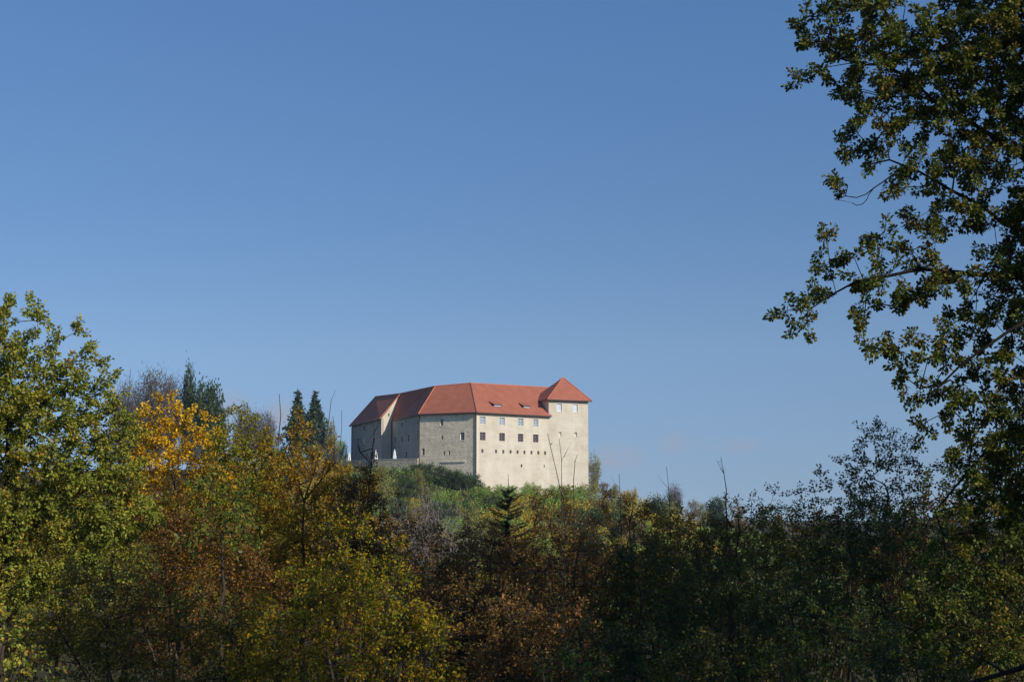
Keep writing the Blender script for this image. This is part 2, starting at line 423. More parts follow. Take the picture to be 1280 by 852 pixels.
def opening(A, B, h):
    """small deep slit: dark back board in its opening"""
    L = np.linalg.norm((B - A)[:2]); u = (B - A) / L; nin = np.array([-u[1], u[0], 0.0])
    s0, s1, a, b = h
    return boxes('slit_window', [box_on(A, u, nin, s0 + .003, s1 - .003, a + .003, b - .003, 0.30, 0.34)], M['dark_hole'], castle)

def holes_px(A, B, lst, ox, oy, sc):
    out = []
    for cx, cy, w, h in lst:
        s0, _ = hit(ox + (cx - w / 2) / sc, oy + cy / sc, A, B); s1, _ = hit(ox + (cx + w / 2) / sc, oy + cy / sc, A, B)
        _, zt = hit(ox + cx / sc, oy + (cy - h / 2) / sc, A, B); _, zb = hit(ox + cx / sc, oy + (cy + h / 2) / sc, A, B)
        out.append((min(s0, s1), max(s0, s1), zb, zt))
    return out

def align(hs, groups):
    """windows of one storey share sill and lintel heights"""
    hs = list(hs)
    for g in groups:
        zb = np.mean([hs[i][2] for i in g]); zt = np.mean([hs[i][3] for i in g])
        for i in g: hs[i] = (hs[i][0], hs[i][1], float(zb), float(zt))
    return hs

def build_castle():
    Z0 = 2.0
    # --- long lit front
    q = 6.818
    up = [(125, 238, 46, 66), (290, 246, 46, 66), (450, 254, 44, 66), (578, 263, 42, 66)]
    mid = [(125, 374, 48, 69), (290, 381, 48, 69), (448, 388, 46, 69), (577, 394, 46, 69)]
    low = [(122, 500, 18, 32)] + [(x, 505 + i * 1.7, 17, 30) for i, x in enumerate((239, 301, 363, 422, 481, 541, 599, 657))]
    sl = [(456, 626, 13, 26), (650, 629, 8, 20)]
    H = holes_px(C0, T0, up + mid + low + sl, 585, 490, q)
    H = align(H, [range(0, 4), range(4, 8), range(8, 17)])
    wall_with_holes('plaster_wall', C0, T0, Z0, ZE, H, M['plaster'])
    for i in range(4): window(C0, T0, H[i], M['glass_sky'], M['frame_white'], 2, 3)
    for i in range(4, 8): window(C0, T0, H[i], M['glass_dark'], M['frame_red'], 2, 3)
    for i in range(8, 17): window(C0, T0, H[i], M['glass_dark'], M['frame_red'], 1, 2, False)
    for i in range(17, 19): opening(C0, T0, H[i])
    # --- tower front: two bright windows, two niches
    tw = [(778, 130, 42, 66), (913, 136, 42, 66), (785, 357, 22, 40), (918, 363, 22, 40)]
    ZT = 28.9 + EYE
    HT = align(holes_px(T0, T1, tw, 585, 490, q), [(0, 1), (2, 3)])
    wall_with_holes('tower_wall', T0, T1, Z0, ZT, HT, M['plaster'])
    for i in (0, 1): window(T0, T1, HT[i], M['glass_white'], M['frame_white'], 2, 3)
    for i in (2, 3):
        L = 1.0; u = UT; nin = NT; s0, s1, a, b = HT[i]
        # round-backed niche filling its opening, open at the front
        V = []; F = []; K = 10
        for k in range(K + 1):
            an = math.pi * k / K; s = (s0 + s1) / 2 - math.cos(an) * (s1 - s0) / 2 * 0.995; d = 0.02 + math.sin(an) * 0.34
            for z in (a + .004, b - .35): V.append(T0 + u * s + nin * d + np.array([0, 0, z]))
            V.append(T0 + u * ((s0 + s1) / 2 + (s - (s0 + s1) / 2) * 0.1) + nin * 0.05 + np.array([0, 0, b - .01]))
        for k in range(K):
            F += [(3 * k, 3 * k + 3, 3 * k + 4, 3 * k + 1), (3 * k + 1, 3 * k + 4, 3 * k + 5, 3 * k + 2)]
        mesh_obj('niche', V, F, M['surround'], castle)
    # --- rubble-stone face left of the corner
    q2 = 6.311
    hb = [(803, 300, 28, 52), (965, 410, 34, 62), (805, 420, 14, 32), (657, 532, 22, 54), (821, 544, 14, 32), (862, 542, 14, 32)]
    HB = holes_px(C1, C0, hb, 425, 480, q2)
    wall_with_holes('stone_wall', C1, C0, Z0, ZE, HB, M['stone'])
    for i in (0, 1, 3): window(C1, C0, HB[i], M['glass_dark'], M['frame_white'] if i < 2 else M['frame_red'], 2, 3)
    for i in (2, 4, 5): window(C1, C0, HB[i], M['glass_dark'], M['frame_red'], 1, 2, False)
    # stone ledge near the foot
    s0, z0 = hit(425 + 800 / q2, 480 + 612 / q2, C1, C0); s1, _ = hit(425 + 990 / q2, 480 + 613 / q2, C1, C0)
    uB = (C0 - C1) / np.linalg.norm(C0 - C1); nB = np.array([-uB[1], uB[0], 0])
    boxes('ledge', [box_on(C1, uB, nB, s0, s1, z0 - 0.12, z0 + 0.12, -0.22, 0.05)], M['surround'], castle)
    # --- shaded courtyard face
    hc = [(490, 323, 13, 44), (613, 297, 10, 44), (435, 445, 13, 56), (489, 433, 13, 56), (541, 425, 13, 56), (612, 410, 10, 60), (523, 557, 14, 56), (446, 560, 10, 44)]
    HC = holes_px(J, C1, hc, 425, 480, q2)
    HC = align(HC, [(0, 1), (2, 3, 4, 5)])
    wall_with_holes('courtyard_wall', J, C1, Z0, ZE - 0.1, HC, M['grey_plaster'])
    for h in HC: window(J, C1, h, M['glass_dark'], M['frame_red'], 2, 3)
    # --- left block
    he = [(191, 345, 15, 44), (185, 450, 17, 46), (267, 443, 17, 50), (210, 572, 13, 50)]
    HE = holes_px(EF, EC, he, 425, 480, q2)
    ZL = ZE + 0.2
    wall_with_holes('grey_wall', EF, EC, Z0, ZL, HE, M['grey_plaster'])
    castle_children = castle.children
    for i, h in enumerate(HE):
        if i == 1:
            boxes('blind_window', [box_on(EF, (EC - EF) / np.linalg.norm(EC - EF), np.array([-(EC - EF)[1], (EC - EF)[0], 0]) / np.linalg.norm(EC - EF), h[0], h[1], h[2], h[3], 0.14, 0.2)], M['stone'], castle)
        else: window(EF, EC, h, M['glass_dark'], M['frame_red'], 2, 3)
    # gable wall of the left block, lit by the sun
    PK = XY(-29.9, 382.6, 32.0 + EYE)
    V = [EC + [0, 0, Z0], J + [0, 0, Z0], J + [0, 0, ZE - 0.1], PK - [0, 0, 0.15], EC + [0, 0, ZL]]
    s, z = 0, 0
    mesh_obj('gable_wall', V, [(0, 1, 2, 3, 4)], M['plaster'], castle)
    gu = (J - EC) / np.linalg.norm(J - EC); gn = np.array([-gu[1], gu[0], 0])
    sa, za = hit(425 + 385 / q2, 480 + 241 / q2, EC, J)
    boxes('slit_window', [box_on(EC, gu, gn, sa - 0.25, sa + 0.25, za - 0.35, za + 0.35, -0.02, 0.04)], M['dark_hole'], castle)
    # back walls, closing the buildings
    eb = np.array([0.88, 0.30, 0]); BK = XY(-29.0, 413); BQ = C0 + N * 20 + U * 4; TB1 = T1 + NT * 10; TB0 = T0 + NT * 10; RB = T0 + N * 20
    def plain(name, pts, zt, mat):
        V = [];  F = []
        for p in pts: V += [p + [0, 0, Z0], p + [0, 0, zt]]
        for k in range(len(pts) - 1): F.append((2 * k, 2 * k + 2, 2 * k + 3, 2 * k + 1))
        return mesh_obj(name, V, F, mat, castle)
    plain('grey_wall', [BK, EF], ZL, M['grey_plaster'])
    plain('rear_wall', [T0 + N * 10, RB, C0 + N * 20 + U * 6, XY(-16, 392), BK], ZE - 0.2, M['grey_plaster'])
    # tower sides
    plain('tower_side_wall', [T1, TB1, TB0, T0 + NT * 0.02], ZT, M['plaster'])
    # --- roofs (each plane a slab 0.22 m thick)
    def slabs(name, planes, th=0.22):
        V = []; F = []
        for pl in planes:
            k = len(V); n = len(pl)
            V += [np.array(p) for p in pl] + [np.array(p) - [0, 0, th] for p in pl]
            F.append(tuple(range(k, k + n))); F.append(tuple(range(k + 2 * n - 1, k + n - 1, -1)))
            for i in range(n):
                j = (i + 1) % n; F.append((k + i, k + n + i, k + n + j, k + j))
        return mesh_obj(name, V, F, M['tiles'], castle)
    zo = 0.32
    def off(p, *dirs):
        v = p.copy()
        for d in dirs: v = v + np.asarray(d)
        v[2] = ZE - zo + 0.22
        return v
    oN = -N * 0.7; oB = -nB * 0.7
    uC = (C1 - J) / np.linalg.norm(C1 - J); nC = np.array([-uC[1], uC[0], 0]); oC = -nC * 0.6
    def isect(p, d, q, e):
        m = np.array([[d[0], -e[0]], [d[1], -e[1]]]); t = np.linalg.solve(m, (q - p)[:2])[0]; return p + d * t
    C0e = isect(C0 + oN, U, C0 + oB, uB); C0e[2] = ZE - 0.1
    C1e = isect(C1 + oB, uB, C1 + oC, uC); C1e[2] = ZE - 0.1
    Je = J + oC * 0.2 + gu * 0.1; Je[2] = ZE - 0.2
    K0 = P(588, 478.5, 362.0); K1 = P(544, 482.4, 365.0)
    R1 = P(689.5, 484.2, 378.6)
    Te = T0 + oN + U * 0.35; Te[2] = ZE - 0.1
    hip = lambda a, k: a
    backz = ZE - 0.3
    bk = lambda p, v, z=backz: np.array([p[0] + v[0], p[1] + v[1], z])
    EKP = P(500.4, 491.6, 382.0); EK2 = P(469.5, 495.4, 404.0)
    slabs('roof', [
        [C0e, Te, R1, K0],
        [C1e, C0e, K0, K1],
        [Je, C1e, K1], [Je, K1, EKP],
        [R1, bk(R1, N * 10.2), bk(K0, N * 10.2 - U * 1), K0],
        [K0, bk(K0, N * 10.2 - U * 1), bk(K1, (8, 12)), K1],
        [K1, bk(K1, (8, 12)), bk(EKP, (8, 4)), EKP],
    ])
    uE = (EC - EF) / np.linalg.norm(EC - EF); nE = np.array([-uE[1], uE[0], 0])
    ECe = EC - nE * 0.6 + uE * 0.3; ECe[2] = ZL - 0.15
    EFe = EF - nE * 0.6 - uE * 0.7; EFe[2] = ZL - 0.15
    BKe = BK - uE * 0.7 + nE * 0.5; BKe[2] = ZL - 0.15
    PKe = EKP - gn * 0.12
    slabs('roof', [
        [EFe, ECe, PKe, EK2], [BKe, EFe, EK2], [EK2, PKe, bk(EKP, nE * 8.5, ZL), BKe]])
    # tower roof
    A_ = T0 + UT * 6.3 + NT * 4.2; apex = P(704.2, 471.2, float(A_[1])); apex[0], apex[1] = A_[0], A_[1]
    ov = 0.75; zt = ZT - 0.12
    q0 = T0 - UT * ov - NT * ov; q1 = T1 + UT * ov - NT * ov; q2_ = TB1 + UT * ov + NT * ov; q3 = TB0 - UT * ov + NT * ov
    qs = [np.array([p[0], p[1], zt]) for p in (q0, q1, q2_, q3)]
    t = slabs('tower_roof', [[qs[0], qs[1], apex], [qs[1], qs[2], apex], [qs[2], qs[3], apex], [qs[3], qs[0], apex]])
    # ridge and hip tiles
    def tube(name, segs, r, mat, parent=castle, k=6):
        V = []; F = []
        for a, b in segs:
            a = np.array(a, float); b = np.array(b, float); d = norm(b - a)
            h = np.array([0, 0, 1.0]) if abs(d[2]) < 0.9 else np.array([1.0, 0, 0]); e1 = norm(np.cross(d, h)); e2 = np.cross(d, e1); o = len(V)
            for i in range(k):
                an = 2 * math.pi * i / k; off_ = (e1 * math.cos(an) + e2 * math.sin(an)) * r; V += [a + off_, b + off_]
            for i in range(k):
                j = (i + 1) % k; F.append((o + 2 * i, o + 2 * j, o + 2 * j + 1, o + 2 * i + 1))
            F.append(tuple(o + 2 * i for i in range(k))); F.append(tuple(o + 2 * i + 1 for i in range(k)))
        return mesh_obj(name, V, F, mat, parent)
    tube('ridge_cap', [(K0, R1), (K0, K1), (K1, EKP), (PKe, EK2), (K1, C1e), (EK2, EFe), (apex, qs[0]), (apex, qs[1]), (PKe, ECe)], 0.14, M['ridge'])
    tube('ridge_cap', [(K0, C0e)], 0.12, M['copper'])
    # gutters and downpipes
    d = np.array([0, 0, -0.18])
    gp = lambda a, b: (a + d, b + d)
    tube('gutter', [gp(C0e, Te), gp(C1e, C0e), gp(Je, C1e), gp(EFe, ECe), gp(qs[0], qs[1])], 0.17, M['copper'])
    for p, zt_ in ((C0 - N * 0.16 - U * 0.1, ZE - 0.5), (C1 - nC * 0.15, ZE - 0.5), (J - nC * 0.2 - gn * 0.15, ZE - 0.5), (EF - nE * 0.15 + uE * 0.2, ZL - 0.5)):
        tube('downpipe', [(p + [0, 0, Z0 + 1], p + [0, 0, zt_])], 0.12, M['copper'])
    # corner pilaster strip, lighter, right of the corner
    boxes('corner_strip', [box_on(C0, U, N, 0.25, 0.75, Z0, ZE - 0.55, -0.06, 0.05)], M['surround'], castle)
    # shed dormers on the lit roof
    pn = norm(np.cross(Te - C0e, K0 - C0e)); sl_ = norm((K0 - C0e) - U * np.dot(K0 - C0e, U))
    for cx, cy, w in ((252, 112, 64), (500, 124, 58)):
        # point of the roof plane under that pixel
        dd = P(585 + cx / q, 490 + (cy + 14) / q, 1.0) - np.array([0, 0, EYE]); o_ = np.array([0, 0, EYE])
        k = np.dot(C0e - o_, pn) / np.dot(dd, pn); p = o_ + dd * k
        hw = w / q * 0.197 / 2 / 0.788 * 1.05
        up_ = np.array([0, 0, 1.0])
        f0, f1 = p - U * hw, p + U * hw; hgt = 0.75; back = sl_ * 1.6
        dm = mesh_obj('dormer', [f0 + up_ * .05, f1 + up_ * .05, f1 + up_ * hgt, f0 + up_ * hgt, f0 + back, f1 + back],
                      [(0, 1, 2, 3), (0, 3, 4), (1, 5, 2)], M['dark_hole'], castle)
        o1 = U * 0.25; fr = -N * 0.45
        tp = [f0 + up_ * (hgt + .06) - o1 + fr - up_ * .12, f1 + up_ * (hgt + .06) + o1 + fr - up_ * .12, f1 + sl_ * 2.3 + o1 + up_ * .2, f0 + sl_ * 2.3 - o1 + up_ * .2]
        V = tp + [v - up_ * 0.1 for v in tp]
        mesh_obj('dormer_roof', V, [(0, 1, 2, 3), (7, 6, 5, 4), (0, 4, 5, 1), (1, 5, 6, 2), (2, 6, 7, 3), (3, 7, 4, 0)], M['tiles'], dm)
        g0, g1 = f0 + U * 0.15 - N * 0.03, f1 - U * 0.15 - N * 0.03
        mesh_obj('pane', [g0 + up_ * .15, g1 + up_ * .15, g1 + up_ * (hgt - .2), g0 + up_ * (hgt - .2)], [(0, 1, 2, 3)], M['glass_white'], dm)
    # terrace in front of the shaded wing
    TA = XY(-23.6, 356.4); TBp = XY(-36.0, 364); TC = XY(-47.5, 378); TZ = 12.4 + EYE
    ter = empty('terrace_wall', 'low stone terrace wall along the foot of the castle\'s shaded left wing', 'wall')
    def rail(a, b, z0, z1, th, name, mat, parent):
        u = (b - a) / np.linalg.norm(b - a); n = np.array([-u[1], u[0], 0])
        return boxes(name, [box_on(a, u, n, -0.05, np.linalg.norm(b - a) + 0.05, z0, z1, 0, th)], mat, parent)
    V = []; F = []
    for k, p in enumerate((TA, TBp, TC)):
        n_ = np.array([0.45, 0.89, 0]) * 0.5
        V += [p + [0, 0, 0], p + [0, 0, TZ + 0.85], p + n_ + [0, 0, TZ + 0.85], p + n_]
    for k in range(2):
        o = 4 * k
        F += [(o, o + 4, o + 5, o + 1), (o + 1, o + 5, o + 6, o + 2), (o + 2, o + 6, o + 7, o + 3)]
    F += [(0, 1, 2, 3), (8, 11, 10, 9)]
    mesh_obj('wall', V, F, M['terrace'], ter)
    V = []; F = []
    for p in (TA, TBp, TC):
        n_ = np.array([0.45, 0.89, 0]); p0 = p - n_ * 0.06; p1 = p + n_ * 0.56
        V += [p0 + [0, 0, TZ + 0.855], p0 + [0, 0, TZ + 0.98], p1 + [0, 0, TZ + 0.98], p1 + [0, 0, TZ + 0.855]]
    F = []
    for k in range(2):
        o = 4 * k
        F += [(o, o + 4, o + 5, o + 1), (o + 1, o + 5, o + 6, o + 2), (o + 2, o + 6, o + 7, o + 3)]
    F += [(0, 1, 2, 3), (8, 11, 10, 9)]
    mesh_obj('coping', V, F, M['surround'], ter)
    flo = mesh_obj('terrace_floor', [TA + [0.2, .4, TZ], C1 + [0, 0, TZ], J + [0, 0, TZ], EC + [0, 0, TZ], EF + [0, 0, TZ], TC + [-3, 4, TZ], TC + [.2, .4, TZ], TBp + [.2, .4, TZ]], [tuple(range(8))], M['terrace'])
    flo['kind'] = 'structure'
    # closed white parasols standing on the terrace
    info = ((436.2, 576, 370, 'closed white parasol beyond the far end of the castle terrace, leftmost of three'),
            (469.8, 570, 365.6, 'closed white parasol on the terrace in front of the castle\'s left block, middle of three'),
            (493.0, 571, 361.5, 'closed white parasol by the inner corner on the castle terrace, rightmost of three'))
    for px, py, Y, lab in info:
        b = P(px, 584, Y); b[2] = TZ; b[1] += 0.0
        if px < 440: b = P(px, 585, 380.0); b[2] = TZ
        pr = empty('parasol', lab, 'parasol', b, 'closed white parasols on the castle terrace')
        pole = tube('pole', [((0, 0, 0.1), (0, 0, 3.55))], 0.05, M['frame_white'], pr)
        prof = [(0.10, 1.0), (0.30, 1.1), (0.33, 1.5), (0.26, 2.1), (0.24, 2.4), (0.17, 3.0), (0.04, 3.45)]
        V = []; F = []; K = 12
        for r, z in prof:
            for i in range(K):
                an = 2 * math.pi * i / K; rr = r * (1.0 + 0.18 * (-1) ** i); V.append((rr * 1.25 * math.cos(an), rr * 1.25 * math.sin(an), z))
        for a in range(len(prof) - 1):
            for i in range(K):
                j = (i + 1) % K; F.append((a * K + i, a * K + j, (a + 1) * K + j, (a + 1) * K + i))
        mesh_obj('canopy', V, F, M['white'], pr)
        V = [(x * 0.35, y * 0.35, z) for z in (0.005, 0.1) for x, y in ((-1, -1), (1, -1), (1, 1), (-1, 1))]
        mesh_obj('base', V, [(3, 2, 1, 0), (4, 5, 6, 7), (0, 1, 5, 4), (1, 2, 6, 5), (2, 3, 7, 6), (3, 0, 4, 7)], M['surround'], pr)
build_castle()

# ------------------------------------------------------------------ plants: generic builders
def frustums(A, B, ra, rb, k):
    """open tapered tubes for many segments at once"""
    d = norm(B - A); h = np.where(np.abs(d[:, 2:3]) < 0.9, np.array([[0, 0, 1.0]]), np.array([[1.0, 0, 0]]))
    e1 = norm(np.cross(d, h)); e2 = np.cross(d, e1)
    an = 2 * np.pi * np.arange(k) / k
    ring = e1[:, None] * np.cos(an)[None, :, None] + e2[:, None] * np.sin(an)[None, :, None]
    V = np.concatenate([A[:, None] + ring * ra[:, None, None], B[:, None] + ring * rb[:, None, None]], 1)   # n,2k,3
    i = np.arange(k); j = (i + 1) % k
    F = np.stack([i, j, j + k, i + k], -1)[None] + (np.arange(len(A)) * 2 * k)[:, None, None]
    return V.reshape(-1, 3), F.reshape(-1, 4)

def leaves(pos, axis, nrm, L, W, hexa=False):
    """leaf blades: pos = stalk end, axis = direction of the midrib"""
    axis = norm(axis); side = norm(np.cross(axis, nrm)); up = np.cross(side, axis)
    L = L[:, None]; W = W[:, None]
    n = len(pos)
    if hexa:
        pts = [pos, pos + axis * L * .30 + side * W * .42 + up * W * .16, pos + axis * L * .72 + side * W * .5 + up * W * .1,
               pos + axis * L - up * L * .08, pos + axis * L * .72 - side * W * .5 + up * W * .1, pos + axis * L * .30 - side * W * .42 + up * W * .16]
        V = np.stack(pts, 1).reshape(-1, 3); o = (np.arange(n) * 6)[:, None, None]
        F = (np.array([[0, 1, 2, 3], [0, 3, 4, 5]])[None] + o).reshape(-1, 4)
        return V, F
    pts = [pos, pos + axis * L * .45 + side * W * .5 + up * W * .12, pos + axis * L, pos + axis * L * .45 - side * W * .5 + up * W * .12]
    V = np.stack(pts, 1).reshape(-1, 3)
    F = np.arange(4 * n).reshape(-1, 4)
    return V, F

class Skel:
    def __init__(self, cap=200000):
        self.p = np.zeros((cap, 3)); self.par = np.full(cap, -1, int); self.n = 0; self.pre = np.zeros(cap)
    def add(self, pt, par, r=0.0):
        i = self.n; self.p[i] = pt; self.par[i] = par; self.pre[i] = r; self.n += 1; return i
    def poly(self, pts, r0, r1, par=-1, step=0.35, wob=0.06, rng=RNG):
        pts = np.array(pts, float); last = par
        if par == -1: last = self.add(pts[0], -1, r0)
        tot = len(pts) - 1
        for k in range(tot):
            a, b = pts[k], pts[k + 1]; m = max(1, int(np.linalg.norm(b - a) / step))
            for q in range(1, m + 1):
                t = q / m; f = (k + t) / tot
                last = self.add(a + (b - a) * t + rng.normal(0, wob, 3) * (q < m), last, r0 + (r1 - r0) * f)
        return last
    def reach(self, c, step=0.3, rise=0.5, lift=0.12, rng=RNG):
        n = self.n; d = c - self.p[:n]; dist = np.linalg.norm(d, axis=1)
        cost = dist + rise * np.maximum(0, -d[:, 2] + 0.05) + 0.15 * np.maximum(0, np.abs(d[:, 2]) - dist * 0.8)
        i = int(np.argmin(cost)); a = self.p[i].copy(); L = dist[i]
        if L < 0.08: return i
        m = max(1, int(L / step)); ctrl = (a + c) / 2 + np.array([0, 0, lift * L]) + rng.normal(0, 0.07 * L, 3); last = i
        for q in range(1, m + 1):
            t = q / m; last = self.add((1 - t) ** 2 * a + 2 * t * (1 - t) * ctrl + t * t * c, last)
        return last
    def radii(self, tip=0.006, ex=2.35):
        n = self.n; acc = np.zeros(n); hasc = np.zeros(n, bool)
        for i in range(n - 1, -1, -1):
            if not hasc[i]: acc[i] = tip ** ex
            q = self.par[i]
            if q >= 0: acc[q] += acc[i]; hasc[q] = True
        return np.maximum(acc ** (1 / ex), self.pre[:n])

def thin(pts, d, nmax, rng):
    """poisson-like thinning"""
    keep = np.zeros((0, 3)); out = []
    cell = {}
    for p in pts:
        k = tuple((p // d).astype(int)); ok = True
        for a in (-1, 0, 1):
            for b in (-1, 0, 1):
                for c in (-1, 0, 1):
                    for q in cell.get((k[0] + a, k[1] + b, k[2] + c), ()):
                        if (p[0] - q[0]) ** 2 + (p[1] - q[1]) ** 2 + (p[2] - q[2]) ** 2 < d * d: ok = False; break
                    if not ok: break
                if not ok: break
            if not ok: break
        if ok:
            cell.setdefault(k, []).append(p); out.append(p)
            if len(out) >= nmax: break
    return np.array(out)

def crown_points(ells, Y, T, spacing, nmax, rng, hollow=0.0):
    """points filling a crown: each lobe given by its extent across (m at distance Y) and given depth too"""
    pts = []
    areas = np.array([e[2] * e[3] for e in ells]); tot = int(nmax * 14)
    cnt = np.maximum(8, tot * areas / areas.sum()).astype(int)
    for (cx, cy, rx, ry), c in zip(ells, cnt):
        v = norm(rng.normal(0, 1, (c, 3))) * (rng.random((c, 1)) ** (1 / (3 + hollow * 3)))
        p = P(cx + v[:, 0] * rx, cy + v[:, 2] * ry, Y)
        p[:, 1] += v[:, 1] * min(T, max(rx, ry) * 0.9 * Y / FPX)
        pts.append(p)
    pts = np.concatenate(pts); rng.shuffle(pts)
    return thin(pts, spacing, nmax, rng)

def wood_and_leaves(root, sk, clumps, leafm, barkm, rng, leaf=(0.085, 0.05), per=42, twig=0.45, ntw=4, hexa=False, droop=0.25,
                    flat=0.5, center=None, leafless=0.0, bare_twigs=0, tip=0.006, tuft=0.0):
    base = np.array(root.location)
    ends = clumps
    n = sk.n; r = sk.radii(tip); p = sk.p[:n]; par = sk.par[:n]
    idx = np.where(par >= 0)[0]
    A = p[par[idx]]; B = p[idx]; ra = r[par[idx]]; rb = r[idx]
    ra = np.minimum(ra, rb * 1.7)
    thick = ra > 0.03
    Vs = []; Fs = []; o = 0
    for sel, k in ((thick, 8), (~thick, 4)):
        if sel.any():
            V, F = frustums(A[sel], B[sel], ra[sel], rb[sel], k); Vs.append(V); Fs.append(F + o); o += len(V)
    # twigs
    nc = len(ends)
    c = np.repeat(ends, ntw, 0)
    outw = norm(c - (center if center is not None else ends.mean(0)))
    d = norm(outw * 0.55 + rng.normal(0, 0.7, c.shape) + np.array([0, 0, 0.22]))
    tl = twig * rng.uniform(0.5, 1.25, len(c))
    e = c + d * tl[:, None] - np.array([0, 0, 1]) * (droop * tl * 0.5)[:, None]
    V, F = frustums(c, e, np.full(len(c), max(0.004, tip * 0.8)), np.full(len(c), max(0.002, tip * 0.35)), 3); Vs.append(V); Fs.append(F + o); o += len(V)
    if bare_twigs:
        q = p[idx[rng.integers(0, len(idx), bare_twigs)]]
        dd = norm(rng.normal(0, 1, q.shape) + np.array([0, 0, .6])); ll = rng.uniform(0.15, 0.45, len(q))
        V, F = frustums(q, q + dd * ll[:, None], np.full(len(q), .006), np.full(len(q), .002), 3); Vs.append(V); Fs.append(F + o); o += len(V)
    np_mesh('trunk', np.concatenate(Vs) - base, np.concatenate(Fs), barkm, root)
    # leaves
    if per <= 0: return
    m = max(1, per // ntw)
    live = rng.random(nc) >= leafless
    lv = np.repeat(live, ntw)
    ti = np.repeat(np.where(lv)[0], m)
    t = tuft + (1 - tuft) * rng.random(len(ti)) ** 0.8
    pos = c[ti] + (e - c)[ti] * t[:, None]
    sidev = rng.normal(0, 1, pos.shape)
    ax = norm(d[ti] * 0.5 + sidev * 0.75 - np.array([0, 0, droop]))
    pos = pos + norm(sidev) * (0.03 + 0.10 * twig * rng.random((len(ti), 1)))
    nr = norm(rng.normal(0, 1, pos.shape) * (1 - flat) + np.array([0, 0, 1.0]) * flat)
    sz = rng.uniform(0.65, 1.2, len(ti))
    V, F = leaves(pos, ax, nr, leaf[0] * sz, leaf[1] * sz, hexa)
    np_mesh('crown', V - base, F, leafm, root)

NLEAF = [0]
DENS = 0.86
def tree(name, label, cat, ells, Y, leafm, T=2.0, spacing=0.42, nmax=400, leaf=(0.085, 0.052), per=44, base=None, stems=None,
         nstem=1, barkm=None, seed=0, hexa=False, droop=0.25, twig=0.45, ntw=4, group=None, leafless=0.0, flat=0.45, trunk_r=0.09,
         bare_twigs=0, tip=0.006, whips=(), hollow=0.3, tuft=0.0, lobes=True):
    rng = np.random.default_rng(1000 + seed)
    spacing *= DENS; nmax = int(nmax / DENS ** 3); per = int(per * 3.1); leaf = (leaf[0] * .78, leaf[1] * .78); tuft = max(tuft, 0.22)
    sh = 0.11 * FPX / Y
    ells = [(e[0], e[1], max(e[2] * .35, e[2] - sh), max(e[3] * .35, e[3] - sh)) for e in ells]
    if lobes:
        out = []
        for cx, cy, rx, ry in ells:
            m = 8 + int(rx * ry / 110)
            for _ in range(m):
                a = rng.uniform(0, 6.283); q = math.sqrt(rng.random()) * 0.95; f = rng.uniform(0.30, 0.58)
                out.append((cx + math.cos(a) * q * rx, cy + math.sin(a) * q * ry, rx * f * rng.uniform(.7, 1.1), ry * f * rng.uniform(.6, 1.3)))
        ells = out
    C = crown_points(ells, Y, T, spacing, nmax, rng, hollow)
    if base is None:
        cx = np.average([e[0] for e in ells], weights=[e[2] * e[3] for e in ells]); base = (P(cx, 700, Y)[0], Y)
    bx, by = base; bz = float(ground_z(bx, by)) - 0.05
    gz = bz + 0.4
    C = C[C[:, 2] > gz]
    root = empty(name, label, cat, (bx, by, bz), group)
    sk = Skel(80 + len(C) * 25 + 4000)
    b0 = np.array([bx, by, bz]); cen = C.mean(0); top = C[:, 2].max()
    if stems:
        for k, (pts, r0, r1) in enumerate(stems):
            pts = [np.array(q, float) for q in pts]
            if k == 0: sk.poly([b0] + pts, r0, r1, rng=rng)
            else:
                n = sk.n; i = int(np.argmin(np.linalg.norm(sk.p[:n] - pts[0], axis=1))); sk.poly([sk.p[i].copy()] + pts[1:], r0, r1, par=i, rng=rng)
    else:
        for k in range(nstem):
            tgt = cen.copy() if nstem == 1 else C[rng.integers(len(C))].copy()
            tz = bz + (top - bz) * rng.uniform(0.72, 0.9) if nstem == 1 else tgt[2]
            st = b0 + (np.array([rng.normal(0, .25), rng.normal(0, .25), 0]) if k else 0)
            mid = st + (tgt - st) * 0.4; mid[2] = bz + (tz - bz) * 0.5
            fin = np.array([tgt[0], tgt[1], tz])
            sk.poly([st, mid, fin], trunk_r / math.sqrt(nstem), 0.015, rng=rng, wob=0.05)
    for w in whips:      # long bare shoots
        sk.poly([np.array(q, float) for q in w], 0.016, 0.004, par=int(np.argmin(np.linalg.norm(sk.p[:sk.n] - np.array(w[0]), axis=1))), rng=rng, wob=0.03)
    n0 = sk.n
    order = np.argsort([np.min(np.linalg.norm(sk.p[:n0] - c, axis=1)) for c in C])
    for i in order: sk.reach(C[i], rng=rng)
    wood_and_leaves(root, sk, C, leafm, barkm or M['bark'], rng, leaf, per, twig, ntw, hexa, droop, flat, cen, leafless, bare_twigs, tip, tuft)
    NLEAF[0] += len(C) * per
    return root

